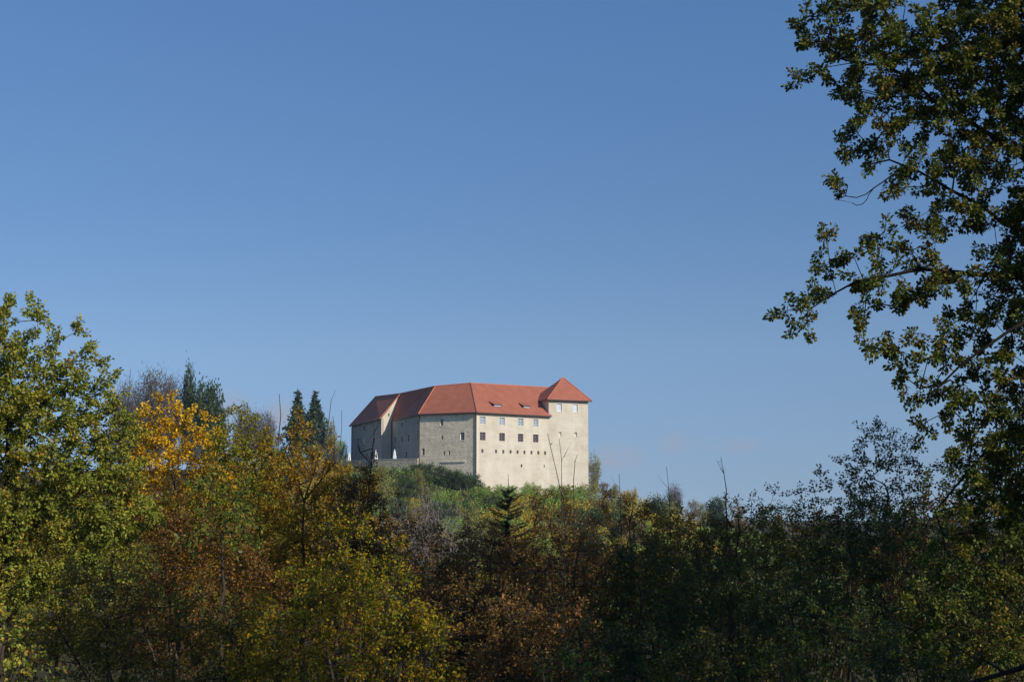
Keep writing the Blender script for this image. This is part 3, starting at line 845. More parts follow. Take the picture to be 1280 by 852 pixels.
def spruce(name, label, top, Y, leafm, width, h=None, seed=0, group=None, x_off=0, dens=1.0, blade=(0.13, 0.011), whorl=0.24, cat='spruce', open_=1.0, barkm=None):
    rng = np.random.default_rng(3000 + seed)
    tp = P(top[0], top[1], Y); bz = float(ground_z(tp[0], Y)) - 0.05
    if h: bz = max(bz, tp[2] - h)
    bz = float(ground_z(tp[0], Y)) - 0.05
    root = empty(name, label, cat, (tp[0], Y, bz), group)
    H = tp[2] - bz
    sk = Skel(20000); sk.poly([(tp[0], Y, bz), (tp[0] + rng.normal(0, .05), Y, bz + H * .5), tuple(tp)], 0.025 * H ** 0.8, 0.006, rng=rng, wob=0.02)
    A = []; B = []; K = []
    z = H - 0.5
    while z > 0.8:
        f = 1 - z / H; Lb = width * (0.02 + 1.0 * f ** 0.85)
        for k in range(int(rng.integers(7, 12))):
            an = rng.uniform(0, 2 * math.pi); L = Lb * rng.uniform(0.7, 1.15)
            elev = 0.55 - 1.5 * f if f < 0.4 else -0.05 - 0.4 * (f - 0.4)
            a = np.array([tp[0], Y, bz + z + rng.normal(0, .05)])
            dirv = np.array([math.cos(an), math.sin(an), elev])
            pts = [a, a + dirv * L * 0.5 + [0, 0, -0.04 * L], a + dirv * L + [0, 0, -0.02 * L + 0.12 * L * f]]
            A += [pts[0], pts[1]]; B += [pts[1], pts[2]]; K += [0.014 * L + .004, 0.008 * L + .003]
        z -= whorl * rng.uniform(0.75, 1.25)
    A = np.array(A); B = np.array(B); K = np.array(K)
    p = sk.p[:sk.n]; par = sk.par[:sk.n]; idx = np.where(par >= 0)[0]
    V1, F1 = frustums(p[par[idx]], p[idx], sk.pre[par[idx]], sk.pre[idx], 6)
    V2, F2 = frustums(A, B, K, K * 0.6, 3)
    base = np.array(root.location)
    np_mesh('trunk', np.concatenate([V1, V2]) - base, np.concatenate([F1, F2 + len(V1)]), barkm or M['bark'], root)
    # side shoots then needles as narrow blades
    seg = np.linalg.norm(B - A, axis=1); cnt = np.maximum(1, (seg * 190 * dens).astype(int))
    i = np.repeat(np.arange(len(A)), cnt); t = rng.random(len(i))
    pos = A[i] + (B - A)[i] * t[:, None]
    d = norm((B - A)[i]); s = rng.normal(0, 1, pos.shape); s[:, 2] *= 0.35
    ax = norm(d * 0.9 + s * 0.9)
    Lb = blade[0] * rng.uniform(0.5, 1.6, len(i)) * open_ * np.clip(0.30 + 2.0 * (1 - (pos[:, 2] - bz) / H), 0.45, 1.2); V, F = leaves(pos, ax, norm(rng.normal(0, 1, pos.shape)), Lb, np.full(len(i), blade[1]))
    np_mesh('crown', V - base, F, leafm, root)
    return root

# ------------------------------------------------------------------ castle hill: prototypes copied in loops
def proto(kind, leafm, n, lf, shape, seed, barkm=None, ratio=0.7, lump=0.13):
    """unit-height tree at the origin (1 m tall); shape(v)->point"""
    rng = np.random.default_rng(5000 + seed)
    root = empty(kind, '', '', (0, 0, 0))
    v = norm(rng.normal(0, 1, (n, 3))) * (rng.random((n, 1)) ** 0.33)
    # lumps: gather the leaves round a number of clump centres
    nc = max(10, n // 45); cc = norm(rng.normal(0, 1, (nc, 3))) * (rng.random((nc, 1)) ** 0.4)
    pos = cc[rng.integers(0, nc, n)] + rng.normal(0, lump, (n, 3))
    pos = shape(pos, rng)
    V, F = leaves(pos, norm(rng.normal(0, 1, (n, 3))), norm(rng.normal(0, 1, (n, 3)) + [0, 0, .5]), lf * rng.uniform(.6, 1.4, n), lf * ratio * rng.uniform(.6, 1.4, n))
    cr = np_mesh('crown', V, F, leafm, root)
    cp = shape(cc, rng)
    A = np.zeros((nc, 3)); A[:, 2] = np.clip(cp[:, 2] * 0.45, 0.02, 0.6); 
    V1, F1 = frustums(np.concatenate([A, [[0, 0, -0.15]]]), np.concatenate([cp, [[0, 0, 0.62]]]), np.concatenate([np.full(nc, .008), [.026]]), np.concatenate([np.full(nc, .003), [.012]]), 4)
    tr = np_mesh('trunk', V1, F1, barkm or M['bark_grey'], root)
    return root

def oval(w, z0=0.12, z1=1.0):
    def f(v, rng):
        q = v.copy(); q[:, 0] *= w; q[:, 1] *= w; q[:, 2] = (z0 + z1) / 2 + q[:, 2] * (z1 - z0) / 2; return q
    return f
def cone(w):
    def f(v, rng):
        q = v.copy(); h = (np.clip(q[:, 2], -1.1, 1.05) + 1.1) / 2.15; r = w * (1.02 - h) ** 0.9; q[:, 0] *= r; q[:, 1] *= r; q[:, 2] = 0.06 + 0.94 * h; return q
    return f

KINDS = {
    'green_tree': [proto('tree', M['h_green'], 3600, 0.035, oval(0.36), s) for s in (1, 2)],
    'olive_tree': [proto('tree', M['h_olive'], 3200, 0.035, oval(0.34), s) for s in (3, 4)],
    'yellow_tree': [proto('tree', M['h_yellow'], 2600, 0.038, oval(0.36), s) for s in (5, 6)],
    'rust_tree': [proto('tree', M['h_rust'], 2600, 0.035, oval(0.34), s) for s in (7, 8)],
    'dark_tree': [proto('tree', M['h_dark'], 6000, 0.042, oval(0.34), s) for s in (9, 10)],
    'bare_tree': [proto('tree', M['h_grey'], 5200, 0.07, oval(0.36, 0.2), s, None, 0.13, 0.2) for s in (11, 12)],
    'spruce_tree': [proto('spruce', M['h_spruce'], 2700, 0.055, cone(0.24), s, None, 0.5, 0.22) for s in (13, 14)],
    'dark_shrub': [proto('shrub', M['h_dark'], 2200, 0.07, oval(0.8, -0.1), s) for s in (15, 16)],
    'green_shrub': [proto('shrub', M['h_green'], 2200, 0.07, oval(0.8, -0.1), s) for s in (17, 18)],
    'olive_shrub': [proto('shrub', M['h_olive'], 2200, 0.07, oval(0.8, -0.1), s) for s in (19, 20)],
    'yellow_shrub': [proto('shrub', M['h_yellow'], 1800, 0.07, oval(0.8, -0.1), s) for s in (21, 22)],
    'bare_shrub': [proto('shrub', M['h_pink'], 12000, 0.06, oval(0.75, -0.1), s, None, 0.16, 0.16) for s in (23, 24)],
}
USED = set()
def plant(kind, px, top, Y, label, cat, group=None, wide=1.0, h=None, i=0):
    """stand a copy so that its top is at the photo height `top`"""
    pr = KINDS[kind][i % 2]
    t = P(px, top, Y); gz = float(ground_z(t[0], Y))
    H = max(1.2, t[2] - gz) if h is None else h
    z = gz if h is None else min(gz, t[2] - h) if t[2] - h < gz else gz
    if id(pr) in USED or True:
        r = pr.copy(); COL.objects.link(r)
        for ch in pr.children:
            c = ch.copy(); COL.objects.link(c); c.parent = r
    r.location = (t[0], Y, z - 0.1); r.scale = (H * wide, H * wide, H + 0.1); r.rotation_euler = (0, 0, RNG.uniform(0, 6.28))
    r['label'] = label; r['category'] = cat
    if group: r['group'] = group
    elif 'group' in r: del r['group']
    return r

def hill():
    g = 'dark shrubs along the foot of the castle walls'
    for k, (px, tp, w) in enumerate(((438, 586, .8), (448, 585, .8), (458, 585, .9), (468, 584, .8), (442, 594, .9), (462, 592, .9), (478, 588, .8), (492, 586, .9), (506, 583, .9), (520, 579, .9), (534, 576, .9), (545, 580, .8), (556, 585, .8), (567, 586, .8), (578, 588, .8), (588, 592, .8), (596, 597, .7), (508, 592, .9), (528, 590, .9), (560, 593, .9), (486, 596, .9))):
        c = P(px, tp, 344 + 0.40 * abs(px - 595) * 0.2); Y = 341.5 + 0.09 * abs(px - 592) - (4 if k > 10 else 0)
        plant('dark_shrub', px, tp, Y, 'dark green shrub against the foot of the castle\'s stone walls', 'shrub', g, w, None, k)
    g = 'green shrubs below the lit castle wall'
    for k, (px, tp) in enumerate(((612, 607), (624, 605), (640, 606), (656, 607), (672, 606), (690, 606), (706, 605), (722, 606), (736, 604), (632, 612), (664, 613), (700, 612), (610, 616), (650, 618), (684, 617), (716, 615), (600, 609))):
        plant('green_shrub' if k % 4 else 'olive_shrub', px, tp, 344 + 0.11 * max(0, px - 595) - (10 if k > 8 else 2), 'green shrub on the slope directly below the sunlit castle wall', 'shrub', g, 0.9, None, k)
    plant('green_shrub', 662, 601.5, 352, 'small round bush touching the foot of the sunlit castle wall', 'shrub', None, 0.6, None, 1)
    # slope, left half
    g = 'low shrubs on the grassy slope left of the sunlit wall'
    lst = ((452, 598), (466, 604), (480, 612), (500, 620), (470, 622), (455, 630), (520, 628), (548, 622), (566, 630), (584, 620), (590, 640), (530, 645), (505, 640), (480, 640), (600, 630), (560, 650), (460, 652), (575, 612))
    for k, (px, tp) in enumerate(lst):
        Y = 335 - (tp - 600) * 1.2
        plant(('green_shrub', 'olive_shrub', 'olive_shrub', 'dark_shrub')[k % 4], px, tp, Y, 'low green or olive shrub on the grassy slope left of the sunlit wall', 'shrub', g, 0.85, 4.5, k)
    g = 'yellowing trees on the slope under the castle tower'
    for k, (px, tp, Y) in enumerate(((654, 634, 300), (668, 624, 310), (684, 618, 315), (700, 622, 310), (714, 630, 305), (660, 650, 280), (690, 642, 290), (640, 642, 290), (726, 622, 322), (740, 634, 312), (622, 632, 300), (610, 648, 285), (676, 660, 270), (708, 655, 276), (735, 655, 276))):
        plant(('yellow_tree', 'olive_tree', 'green_tree', 'yellow_tree', 'dark_tree')[k % 5], px, tp, Y, 'yellowing broadleaf tree on the slope under the castle tower', 'tree', g, 1.0, 10, k)
    g = 'bushes scattered over the castle hill'
    rr = np.random.default_rng(321)
    for k in range(150):
        x = rr.uniform(-52, 46); y = rr.uniform(255, 338)
        gz = float(ground_z(x, y)); px = 640 + x / y * FPX
        kd = ('green_shrub', 'olive_shrub', 'dark_shrub', 'green_shrub', 'yellow_shrub', 'olive_tree')[int(rr.integers(0, 6))]
        if px > 600 and rr.random() < .4: kd = 'yellow_shrub'
        hh = rr.uniform(2.2, 4.6) * (1.5 if 'tree' in kd else 1)
        tp = HORIZON - (gz + hh - EYE) / y * FPX
        plant(kd, px, tp, y, 'bush or small tree in the scrub covering the slope of the castle hill', 'shrub', g, rr.uniform(.7, 1.05), None, k)
    # right shoulder
    plant('olive_tree', 743, 566, 378, 'thin grey-green tree rising beside the right edge of the castle tower', 'tree', None, 0.42, None, 0)
    g = 'autumn trees on the shoulder right of the castle'
    for k, (px, tp, Y) in enumerate(((756, 602, 372), (768, 606, 368), (782, 611, 362), (796, 616, 358), (812, 618, 356), (826, 622, 352), (752, 616, 345), (774, 622, 340), (800, 630, 332), (820, 636, 330), (838, 626, 350), (760, 640, 318), (790, 645, 312), (832, 648, 318), (850, 640, 330))):
        plant(('rust_tree', 'olive_tree', 'yellow_tree', 'yellow_tree', 'olive_tree', 'dark_tree')[k % 6], px, tp, Y, 'autumn-coloured tree on the hill shoulder right of the castle', 'tree', g, 1.0, None if tp < 612 else 11, k)
    plant('yellow_tree', 791, 607, 352, 'flat-topped yellow tree standing up from the hill shoulder', 'tree', None, 0.5, None, 1)
    plant('bare_tree', 842, 606, 356, 'half-bare reddish tree on the hill shoulder, rising above its neighbours', 'tree', None, 0.55, None, 1)
    for k, (px, tp, Y, w, lab) in enumerate(((866, 624, 420, .8, 'brownish tree at the far end of the hill shoulder'), (895, 622, 520, .9, 'hazy rounded grey-green tree far behind the thicket'), (922, 630, 560, .8, 'small hazy brown tree far behind the thicket'), (878, 630, 470, .8, 'hazy olive tree left of the far rounded grey-green tree'))):
        plant(('rust_tree', 'dark_tree', 'rust_tree', 'olive_tree')[k], px, tp, Y, lab, 'tree', None, w, None, k)
    # left ridge behind the gold and lime trees
    for k, (kd, px, tp, Y, w, lab) in enumerate((
            ('bare_tree', 192, 466, 395, .62, 'broad bare grey tree on the ridge above the golden tree'),
            ('bare_tree', 158, 480, 390, .5, 'smaller bare grey tree on the ridge left of the broad bare one'),
            ('bare_tree', 214, 476, 402, .5, 'bare grey tree on the ridge right of the broad bare one'),
            ('dark_tree', 237, 458, 398, .2, 'tall thin ivy-dark tree with a wispy top on the ridge'),
            ('dark_tree', 260, 477, 396, .62, 'dense dark evergreen tree on the ridge right of the wispy one'),
            ('spruce_tree', 372, 491, 398, 1.0, 'left of two dark spruces on the ridge left of the castle'),
            ('spruce_tree', 394, 492, 400, 1.1, 'right of two dark spruces on the ridge left of the castle'),
            ('bare_tree', 308, 510, 400, .55, 'grey leafless tree on the ridge right of the lime-green tree'),
            ('bare_tree', 332, 516, 398, .55, 'grey leafless tree on the ridge left of the two spruces'),
            ('olive_tree', 413, 530, 396, .5, 'olive tree on the ridge right of the two spruces'),
            ('green_tree', 427, 547, 394, .5, 'light green tree just left of the castle\'s left end'))):
        plant(kd, px, tp, Y, lab, 'spruce' if 'spruce' in kd else 'tree', None, w, None, k)
    g = 'undergrowth trees filling the left ridge'
    for k, px in enumerate(range(130, 440, 22)):
        plant(('olive_tree', 'bare_tree', 'dark_tree', 'rust_tree')[k % 4], px, 535 + 14 * math.sin(k * 1.9) + 0.10 * (px - 130), 385 - 4 * (k % 3), 'small mixed tree among the undergrowth filling the ridge left of the castle', 'tree', g, 0.8, None, k)
    g = 'trees on the near edge of the left ridge'
    for k, (px, tp, Y) in enumerate(((286, 556, 345), (302, 562, 335), (320, 556, 350), (338, 560, 340), (356, 566, 335), (374, 560, 350), (392, 566, 340), (410, 570, 345), (428, 572, 350), (300, 580, 310), (330, 582, 305), (360, 584, 310), (390, 586, 305), (420, 588, 312), (440, 592, 318), (270, 566, 330), (250, 570, 335))):
        plant(('olive_tree', 'rust_tree', 'yellow_tree', 'olive_tree', 'dark_tree')[k % 5], px, tp, Y, 'autumn-coloured tree on the near slope of the ridge left of the castle', 'tree', g, 1.0, 9, k)
    # grey feathery bush standing on the lower slope
    plant('bare_shrub', 536, 626, 190, 'large greyish-pink feathery bare bush on the lower slope', 'shrub', None, 0.42, None, 0)
    plant('bare_shrub', 470, 640, 185, 'smaller greyish bare bush left of the large feathery one', 'shrub', None, 0.5, None, 1)
    for k in KINDS:
        for pr in KINDS[k]:
            for ch in list(pr.children): bpy.data.objects.remove(ch)
            bpy.data.objects.remove(pr)
hill()

def slope_scrub():
    rng = np.random.default_rng(77)
    n = 220000
    x = rng.uniform(-120, 110, n); y = rng.uniform(240, 372, n)
    cl = np.sin(x * .21 + 1.3 * np.sin(y * .11)) * np.sin(y * .17 + x * .05); k = rng.random(n) < 0.35 + 0.5 * (cl > 0)
    x, y, cl = x[k], y[k], cl[k]; n = len(x)
    inside = (y > 350 + 0.78 * (x + 9)) & (x > -9) & (y > 348) | ((x <= -9) & (y > 352)); x, y, cl = x[~inside], y[~inside], cl[~inside]; n = len(x)
    z = ground_z(x, y) + rng.random(n) ** 2 * (0.5 + 1.4 * (cl > 0.1))
    V, F = leaves(np.stack([x, y, z], -1), norm(rng.normal(0, 1, (n, 3)) + [0, 0, .6]), norm(rng.normal(0, 1, (n, 3)) + [0, -.5, .5]), rng.uniform(.2, .5, n), rng.uniform(.15, .35, n))
    o = np_mesh('scrub', V, F, M['h_green'])
    o['kind'] = 'stuff'; o['label'] = 'low green scrub covering the castle hill'; o['category'] = 'scrub'
slope_scrub()

# ------------------------------------------------------------------ foreground: the big oak at the right
def oak():
    Y = 22.0
    q = lambda x, y, dy=0.0: P(x, y, Y) + np.array([0, dy, 0])
    E = [(1120, 334, 40, 30), (1152, 352, 46, 30), (1084, 396, 20, 14), (1130, 384, 36, 22), (1104, 426, 36, 20), (1134, 452, 36, 28), (1030, 60, 34, 26), (1075, 130, 24, 20), (1022, 362, 26, 20), (988, 388, 20, 14), (1004, 402, 16, 13), (1042, 326, 24, 26), (1062, 362, 32, 20), (1090, 372, 30, 20), (1018, 44, 30, 30), (1012, 96, 18, 18), (1060, 380, 20, 16), (1035, 300, 14, 14), (1055, 232, 22, 14), (1060, 18, 50, 34), (1024, 36, 26, 28), (1036, 78, 36, 26), (1016, 98, 14, 16), (1100, 70, 60, 80), (1170, 90, 70, 90), (1250, 60, 80, 110),
         (1105, 150, 46, 50), (1088, 192, 30, 28), (1052, 230, 18, 12), (1078, 214, 22, 14), (1160, 225, 48, 44), (1235, 200, 60, 75), (1180, 262, 50, 30), (1255, 262, 40, 36),
         (1040, 306, 15, 18), (1068, 328, 32, 30), (1112, 306, 34, 20), (1105, 345, 42, 26), (1044, 358, 20, 16), (1006, 384, 24, 15), (984, 386, 10, 7), (1002, 408, 9, 9),
         (1152, 318, 40, 26), (1200, 352, 50, 26), (1264, 330, 44, 42), (1110, 420, 34, 20), (1088, 430, 16, 11), (1150, 438, 50, 34), (1220, 428, 54, 52), (1270, 400, 36, 60),
         (1140, 488, 26, 24), (1190, 490, 44, 34), (1250, 500, 46, 56), (1166, 525, 18, 9), (1232, 566, 44, 44), (1202, 580, 28, 28), (1192, 622, 30, 30), (1244, 640, 54, 56),
         (1276, 590, 46, 80), (1206, 684, 46, 36), (1262, 720, 56, 56), (1176, 742, 44, 26), (1130, 748, 34, 20), (1210, 800, 70, 40), (1140, 800, 40, 26),
         (1340, 60, 90, 150), (1350, 300, 90, 140), (1360, 520, 90, 130), (1230, -70, 110, 60), (1330, -110, 110, 70), (1130, -40, 60, 40), (1420, 180, 80, 200), (1430, 460, 70, 120)]
    tr = lambda x, y, dy=0: tuple(q(x, y, dy))
    b = q(1352, 700)
    stems = [([tr(1350, 640), tr(1346, 420), tr(1352, 220), tr(1340, 20), tr(1320, -120)], 0.30, 0.05),
             ([tr(1347, 400), tr(1310, 360), tr(1280, 344, .2), tr(1235, 341, .2), tr(1190, 338, .1), tr(1150, 336), tr(1110, 345), tr(1070, 352, -.1), tr(1040, 368), tr(1010, 388)], 0.055, 0.008),
             ([tr(1350, 260), tr(1310, 215), tr(1270, 175, .4), tr(1225, 145, .4), tr(1180, 120, .4), tr(1145, 92, .3), tr(1110, 76, .2), tr(1075, 60), tr(1040, 50)], 0.05, 0.008),
             ([tr(1348, 330), tr(1300, 275, .8), tr(1250, 245, .8), tr(1205, 228, .6), tr(1160, 205, .5), tr(1120, 192, .4), tr(1085, 200, .4)], 0.045, 0.008),
             ([tr(1347, 470), tr(1310, 430, -.5), tr(1270, 405, -.8), tr(1240, 420, -.9), tr(1210, 440, -1), tr(1180, 462, -.9), tr(1155, 488, -.8), tr(1134, 511, -.8)], 0.04, 0.008),
             ([tr(1348, 520), tr(1310, 525, .4), tr(1270, 540, .8), tr(1240, 575, .7), tr(1205, 612, .6), tr(1180, 640, .5)], 0.045, 0.01),
             ([tr(1350, 700), tr(1310, 760, -2.6), tr(1280, 774, -3.0), tr(1258, 780, -3.1), tr(1234, 782, -3.2), tr(1216, 790, -3.2), tr(1200, 796, -3.2), tr(1182, 806, -3.2), tr(1168, 812, -3.1), tr(1140, 820, -3.1), tr(1122, 828, -3), tr(1105, 840, -3.0), tr(1086, 850, -3.0)], 0.055, 0.02),
             ([tr(1234, 782, -3.2), tr(1230, 768, -3.1), tr(1232, 752, -3.0), tr(1228, 738, -2.9), tr(1230, 724, -2.9)], 0.014, 0.006),
             ([tr(1168, 812, -3.1), tr(1150, 800, -3.1), tr(1132, 794, -3.1), tr(1112, 780, -3.0), tr(1092, 776, -3.0)], 0.014, 0.005),
             ([tr(1160, 205, .5), tr(1132, 205, .4), tr(1112, 220, .4), tr(1100, 228, .4), tr(1090, 236, .4), tr(1078, 240, .4), tr(1064, 238, .4), tr(1050, 242, .4)], 0.010, 0.003),
             ([tr(1100, 228, .4), tr(1094, 236, .4), tr(1091, 243, .4), tr(1086, 248, .4), tr(1079, 250, .4), tr(1073, 247, .4)], 0.006, 0.003)]
    tree('oak_tree', 'large oak leaning in from the right edge, its dark branches hanging over the blue sky', 'tree', E, Y, M['oak'], T=3.4, spacing=0.44, nmax=3600,
         leaf=(0.08, 0.047), per=84, tuft=0.35, lobes=False, barkm=M['bark_dark'], base=(b[0], Y), stems=stems, hexa=True, droop=0.2, twig=0.34, ntw=4, seed=1, flat=0.35, bare_twigs=30, hollow=0.25)
oak()
tree('hazel_tree', 'unseen spreading hazel added for shade, just outside the frame on the right, in front of the big oak', 'tree',  # unseen tree, added to shade the low shrubs at bottom centre
     [(1766, 380, 300, 300), (1640, 480, 200, 200), (1900, 480, 220, 220)], 15.0, M['olive'], T=2.6, spacing=0.5, nmax=420,
     leaf=(0.12, 0.075), per=34, base=(9.5, 15.0), seed=90, twig=0.45, nstem=5, trunk_r=0.16, barkm=M['bark_dark'])
tree('hornbeam_tree', 'unseen hornbeam added for shade, just outside the frame on the right, nearest to the viewer', 'tree',  # added out of view so its shadow darkens the bottom left
     [(2522, -960, 520, 660), (2380, -560, 420, 460), (2700, -560, 420, 460)], 8.5, M['olive'], T=2.5, spacing=0.5, nmax=420,
     leaf=(0.12, 0.075), per=34, base=(9.0, 8.5), seed=91, twig=0.45, trunk_r=0.18, barkm=M['bark_dark'])

tree('beech_tree', 'unseen beech added for shade beyond the oak, just outside the frame on the right', 'tree',  # out of view, put in to shade the right part of the thicket
     [(1595, 330, 200, 330), (1530, 520, 150, 160), (1680, 500, 160, 180)], 27.0, M['olive'], T=2.8, spacing=0.55, nmax=420,
     leaf=(0.13, 0.08), per=34, base=(14.5, 27.0), seed=92, twig=0.5, trunk_r=0.2, barkm=M['bark_dark'])
tree('beech_tree', 'farther unseen beech added for shade, outside the frame on the right, behind the nearer beech', 'tree',  # second unseen tree added to darken the thicket's right side
     [(1503, 400, 170, 250), (1450, 520, 120, 130), (1570, 520, 130, 140)], 35.0, M['olive'], T=3.0, spacing=0.55, nmax=420,
     leaf=(0.13, 0.08), per=34, base=(17.0, 35.0), seed=93, twig=0.5, trunk_r=0.2, barkm=M['bark_dark'])

# ------------------------------------------------------------------ foreground: the other trees and shrubs, nearest kinds listed from left to right
def front():
    tree('oak_tree', 'tall olive-green oak filling the left edge, its top against the sky', 'tree',
         [(-14, 410, 34, 30), (14, 384, 10, 12), (24, 404, 14, 14), (38, 386, 12, 12), (44, 404, 13, 14), (34, 430, 20, 16), (12, 450, 34, 34), (58, 402, 9, 9), (60, 440, 22, 18), (56, 470, 34, 28), (82, 412, 10, 9), (76, 428, 10, 12), (92, 416, 8, 7), (80, 456, 20, 20),
          (106, 436, 9, 9), (112, 452, 10, 9), (100, 470, 16, 16), (96, 494, 26, 20), (20, 510, 60, 36), (128, 466, 9, 8), (136, 472, 12, 8), (126, 486, 16, 12), (148, 490, 12, 9), (140, 510, 20, 18), (160, 512, 10, 8), (70, 530, 40, 34), (115, 540, 36, 30), (150, 545, 20, 24),
          (0, 570, 56, 44), (60, 580, 40, 36), (105, 600, 44, 36), (150, 590, 28, 34), (20, 630, 50, 40), (75, 650, 40, 34), (130, 650, 44, 34), (170, 640, 24, 28), (10, 690, 46, 34), (60, 712, 40, 30), (110, 700, 36, 28), (-60, 500, 50, 80), (-70, 620, 50, 90), (20, 735, 36, 24), (150, 700, 30, 26)],
         29.0, M['oak_edge'], T=2.4, spacing=0.34, nmax=1500, leaf=(0.09, 0.054), per=56, tuft=0.3, lobes=False, seed=2, twig=0.36, trunk_r=0.17, base=(-10.4, 29.5), hexa=True)
    tree('maple_tree', 'golden-yellow maple between the left oak and the lime-green tree', 'tree',
         [(206, 512, 24, 22), (196, 540, 30, 30), (226, 540, 34, 34), (250, 556, 30, 34), (214, 590, 50, 40), (262, 590, 22, 30), (190, 580, 26, 36), (230, 630, 46, 34), (180, 620, 26, 40), (270, 620, 24, 40), (232, 676, 44, 30)],
         37.0, M['yellow'], T=1.5, spacing=0.34, nmax=1100, leaf=(0.10, 0.06), per=40, seed=3, twig=0.36, droop=0.45)
    tree('hazel_tree', 'lime-green tree with a spiky top right of the golden maple', 'tree',
         [(288, 520, 12, 16), (300, 532, 24, 22), (282, 550, 24, 30), (312, 556, 28, 32), (296, 600, 46, 50), (330, 600, 26, 40), (280, 650, 46, 50), (320, 660, 40, 50)],
         35.0, M['lime'], T=1.7, spacing=0.34, nmax=1000, leaf=(0.085, 0.055), per=42, seed=4, twig=0.38)
    tree('beech_tree', 'orange-gold tree below the two spruces, left of the castle', 'tree',
         [(366, 536, 14, 22), (352, 560, 20, 24), (380, 560, 24, 26), (404, 572, 16, 24), (370, 610, 42, 44), (410, 612, 24, 36), (350, 650, 40, 44), (400, 660, 40, 44), (372, 690, 50, 36), (428, 668, 30, 40), (400, 720, 50, 34), (340, 700, 40, 36), (440, 720, 30, 30), (350, 740, 46, 30)],
         32.0, M['orange'], T=1.8, spacing=0.34, nmax=1000, leaf=(0.085, 0.055), per=38, seed=5, twig=0.38, bare_twigs=60,
         whips=([P(352, 560, 32), P(351, 520, 32), P(349, 492, 32)], [P(404, 572, 32), P(409, 540, 32), P(414, 500, 32)], [P(384, 560, 32), P(362, 510, 32)], [P(420, 600, 32), P(418, 560, 32), P(416, 520, 32)]))
    tree('hornbeam_tree', 'sparse rust-brown tree whose dark top overlaps the castle\'s left block', 'tree',
         [(462, 580, 9, 14), (456, 602, 14, 20), (440, 622, 18, 24), (462, 640, 22, 30), (446, 670, 28, 34), (470, 690, 26, 34)],
         31.0, M['brown'], T=1.0, spacing=0.26, nmax=420, leaf=(0.075, 0.045), per=30, seed=6, twig=0.3, leafless=0.12, bare_twigs=220, lobes=False,
         whips=([P(462, 580, 31), P(466, 560, 31), P(468, 540, 31)], [P(456, 590, 31), P(450, 565, 31), P(447, 548, 31)]))
    tree('hornbeam_tree', 'gold-brown hornbeam filling the gap between the lime-green and the orange-gold tree', 'tree',
         [(320, 618, 34, 38), (276, 640, 40, 40), (332, 680, 50, 44), (290, 710, 50, 40), (250, 700, 40, 40)], 39.0, M['orange'], T=1.6, spacing=0.38, nmax=460, leaf=(0.085, 0.052), per=40, seed=71)
    tree('hornbeam_tree', 'orange-brown hornbeam below the castle\'s left end', 'tree',
         [(432, 616, 30, 32), (408, 655, 44, 40), (452, 690, 40, 38), (400, 720, 50, 40), (444, 740, 44, 36)], 36.0, M['orange'], T=1.6, spacing=0.38, nmax=460, leaf=(0.085, 0.052), per=40, seed=72)
    tree('cherry_tree', 'yellow-green shrub under the sparse rust-brown tree', 'shrub',
         [(440, 690, 40, 40), (480, 700, 30, 34), (420, 730, 50, 36), (470, 740, 40, 36)], 28.0, M['mix'], T=1.4, spacing=0.36, nmax=360, leaf=(0.08, 0.05), per=36, seed=7, nstem=4, droop=0.4)
    tree('hornbeam_shrub', 'russet shrub in the shade under the golden maple', 'shrub',
         [(200, 660, 50, 40), (250, 680, 56, 40), (190, 710, 46, 40), (290, 720, 60, 40), (230, 740, 70, 40)], 30.0, M['russet'], T=1.9, spacing=0.36, nmax=620, leaf=(0.08, 0.05), per=40, seed=8, nstem=4)
    tree('chestnut_sapling', 'fresh green large-leaved sapling under the lime-green tree', 'tree',
         [(262, 612, 22, 20), (280, 640, 34, 26), (262, 660, 26, 22), (300, 670, 20, 20)], 28.0, M['fresh'], T=0.9, spacing=0.36, nmax=90, leaf=(0.14, 0.07), per=26, seed=9, droop=0.6, flat=0.3)
    tree('hazel_shrub', 'broad yellow-green shrub below the orange-gold tree', 'shrub',
         [(400, 740, 40, 34), (450, 728, 30, 30), (480, 752, 36, 36), (430, 770, 44, 34), (350, 786, 44, 34), (500, 790, 36, 40), (540, 800, 26, 34), (400, 810, 60, 40), (470, 820, 60, 40), (350, 838, 60, 34), (530, 842, 44, 34), (430, 850, 60, 24)], 23.0, M['mix'], T=1.8, spacing=0.33, nmax=1000, leaf=(0.09, 0.052), per=42, seed=10, nstem=6, droop=0.4)
    tree('elder_shrub', 'dark olive shrub at the bottom left between the oak and the yellow-green shrub', 'shrub',
         [(140, 740, 60, 40), (190, 770, 70, 40), (250, 790, 70, 40), (150, 810, 70, 44), (230, 840, 80, 40), (290, 830, 50, 50), (90, 790, 40, 40), (84, 832, 50, 34), (40, 852, 44, 26), (120, 850, 60, 24)], 24.0, M['olive'], T=1.8, spacing=0.35, nmax=900, leaf=(0.08, 0.05), per=40, seed=11, nstem=6)
    tree('oak_sapling', 'sunlit pale green oak sapling in the bottom left corner', 'shrub',
         [(10, 800, 34, 26), (34, 812, 22, 22), (0, 840, 40, 26), (46, 846, 20, 16), (-20, 780, 30, 30)], 19.5, M['oak_edge'], T=0.8, spacing=0.3, nmax=150, leaf=(0.085, 0.05), per=36, seed=12, nstem=3, hexa=True)
    # the dark thicket across the middle
    g = 'rust and brown shrubs of the middle thicket'
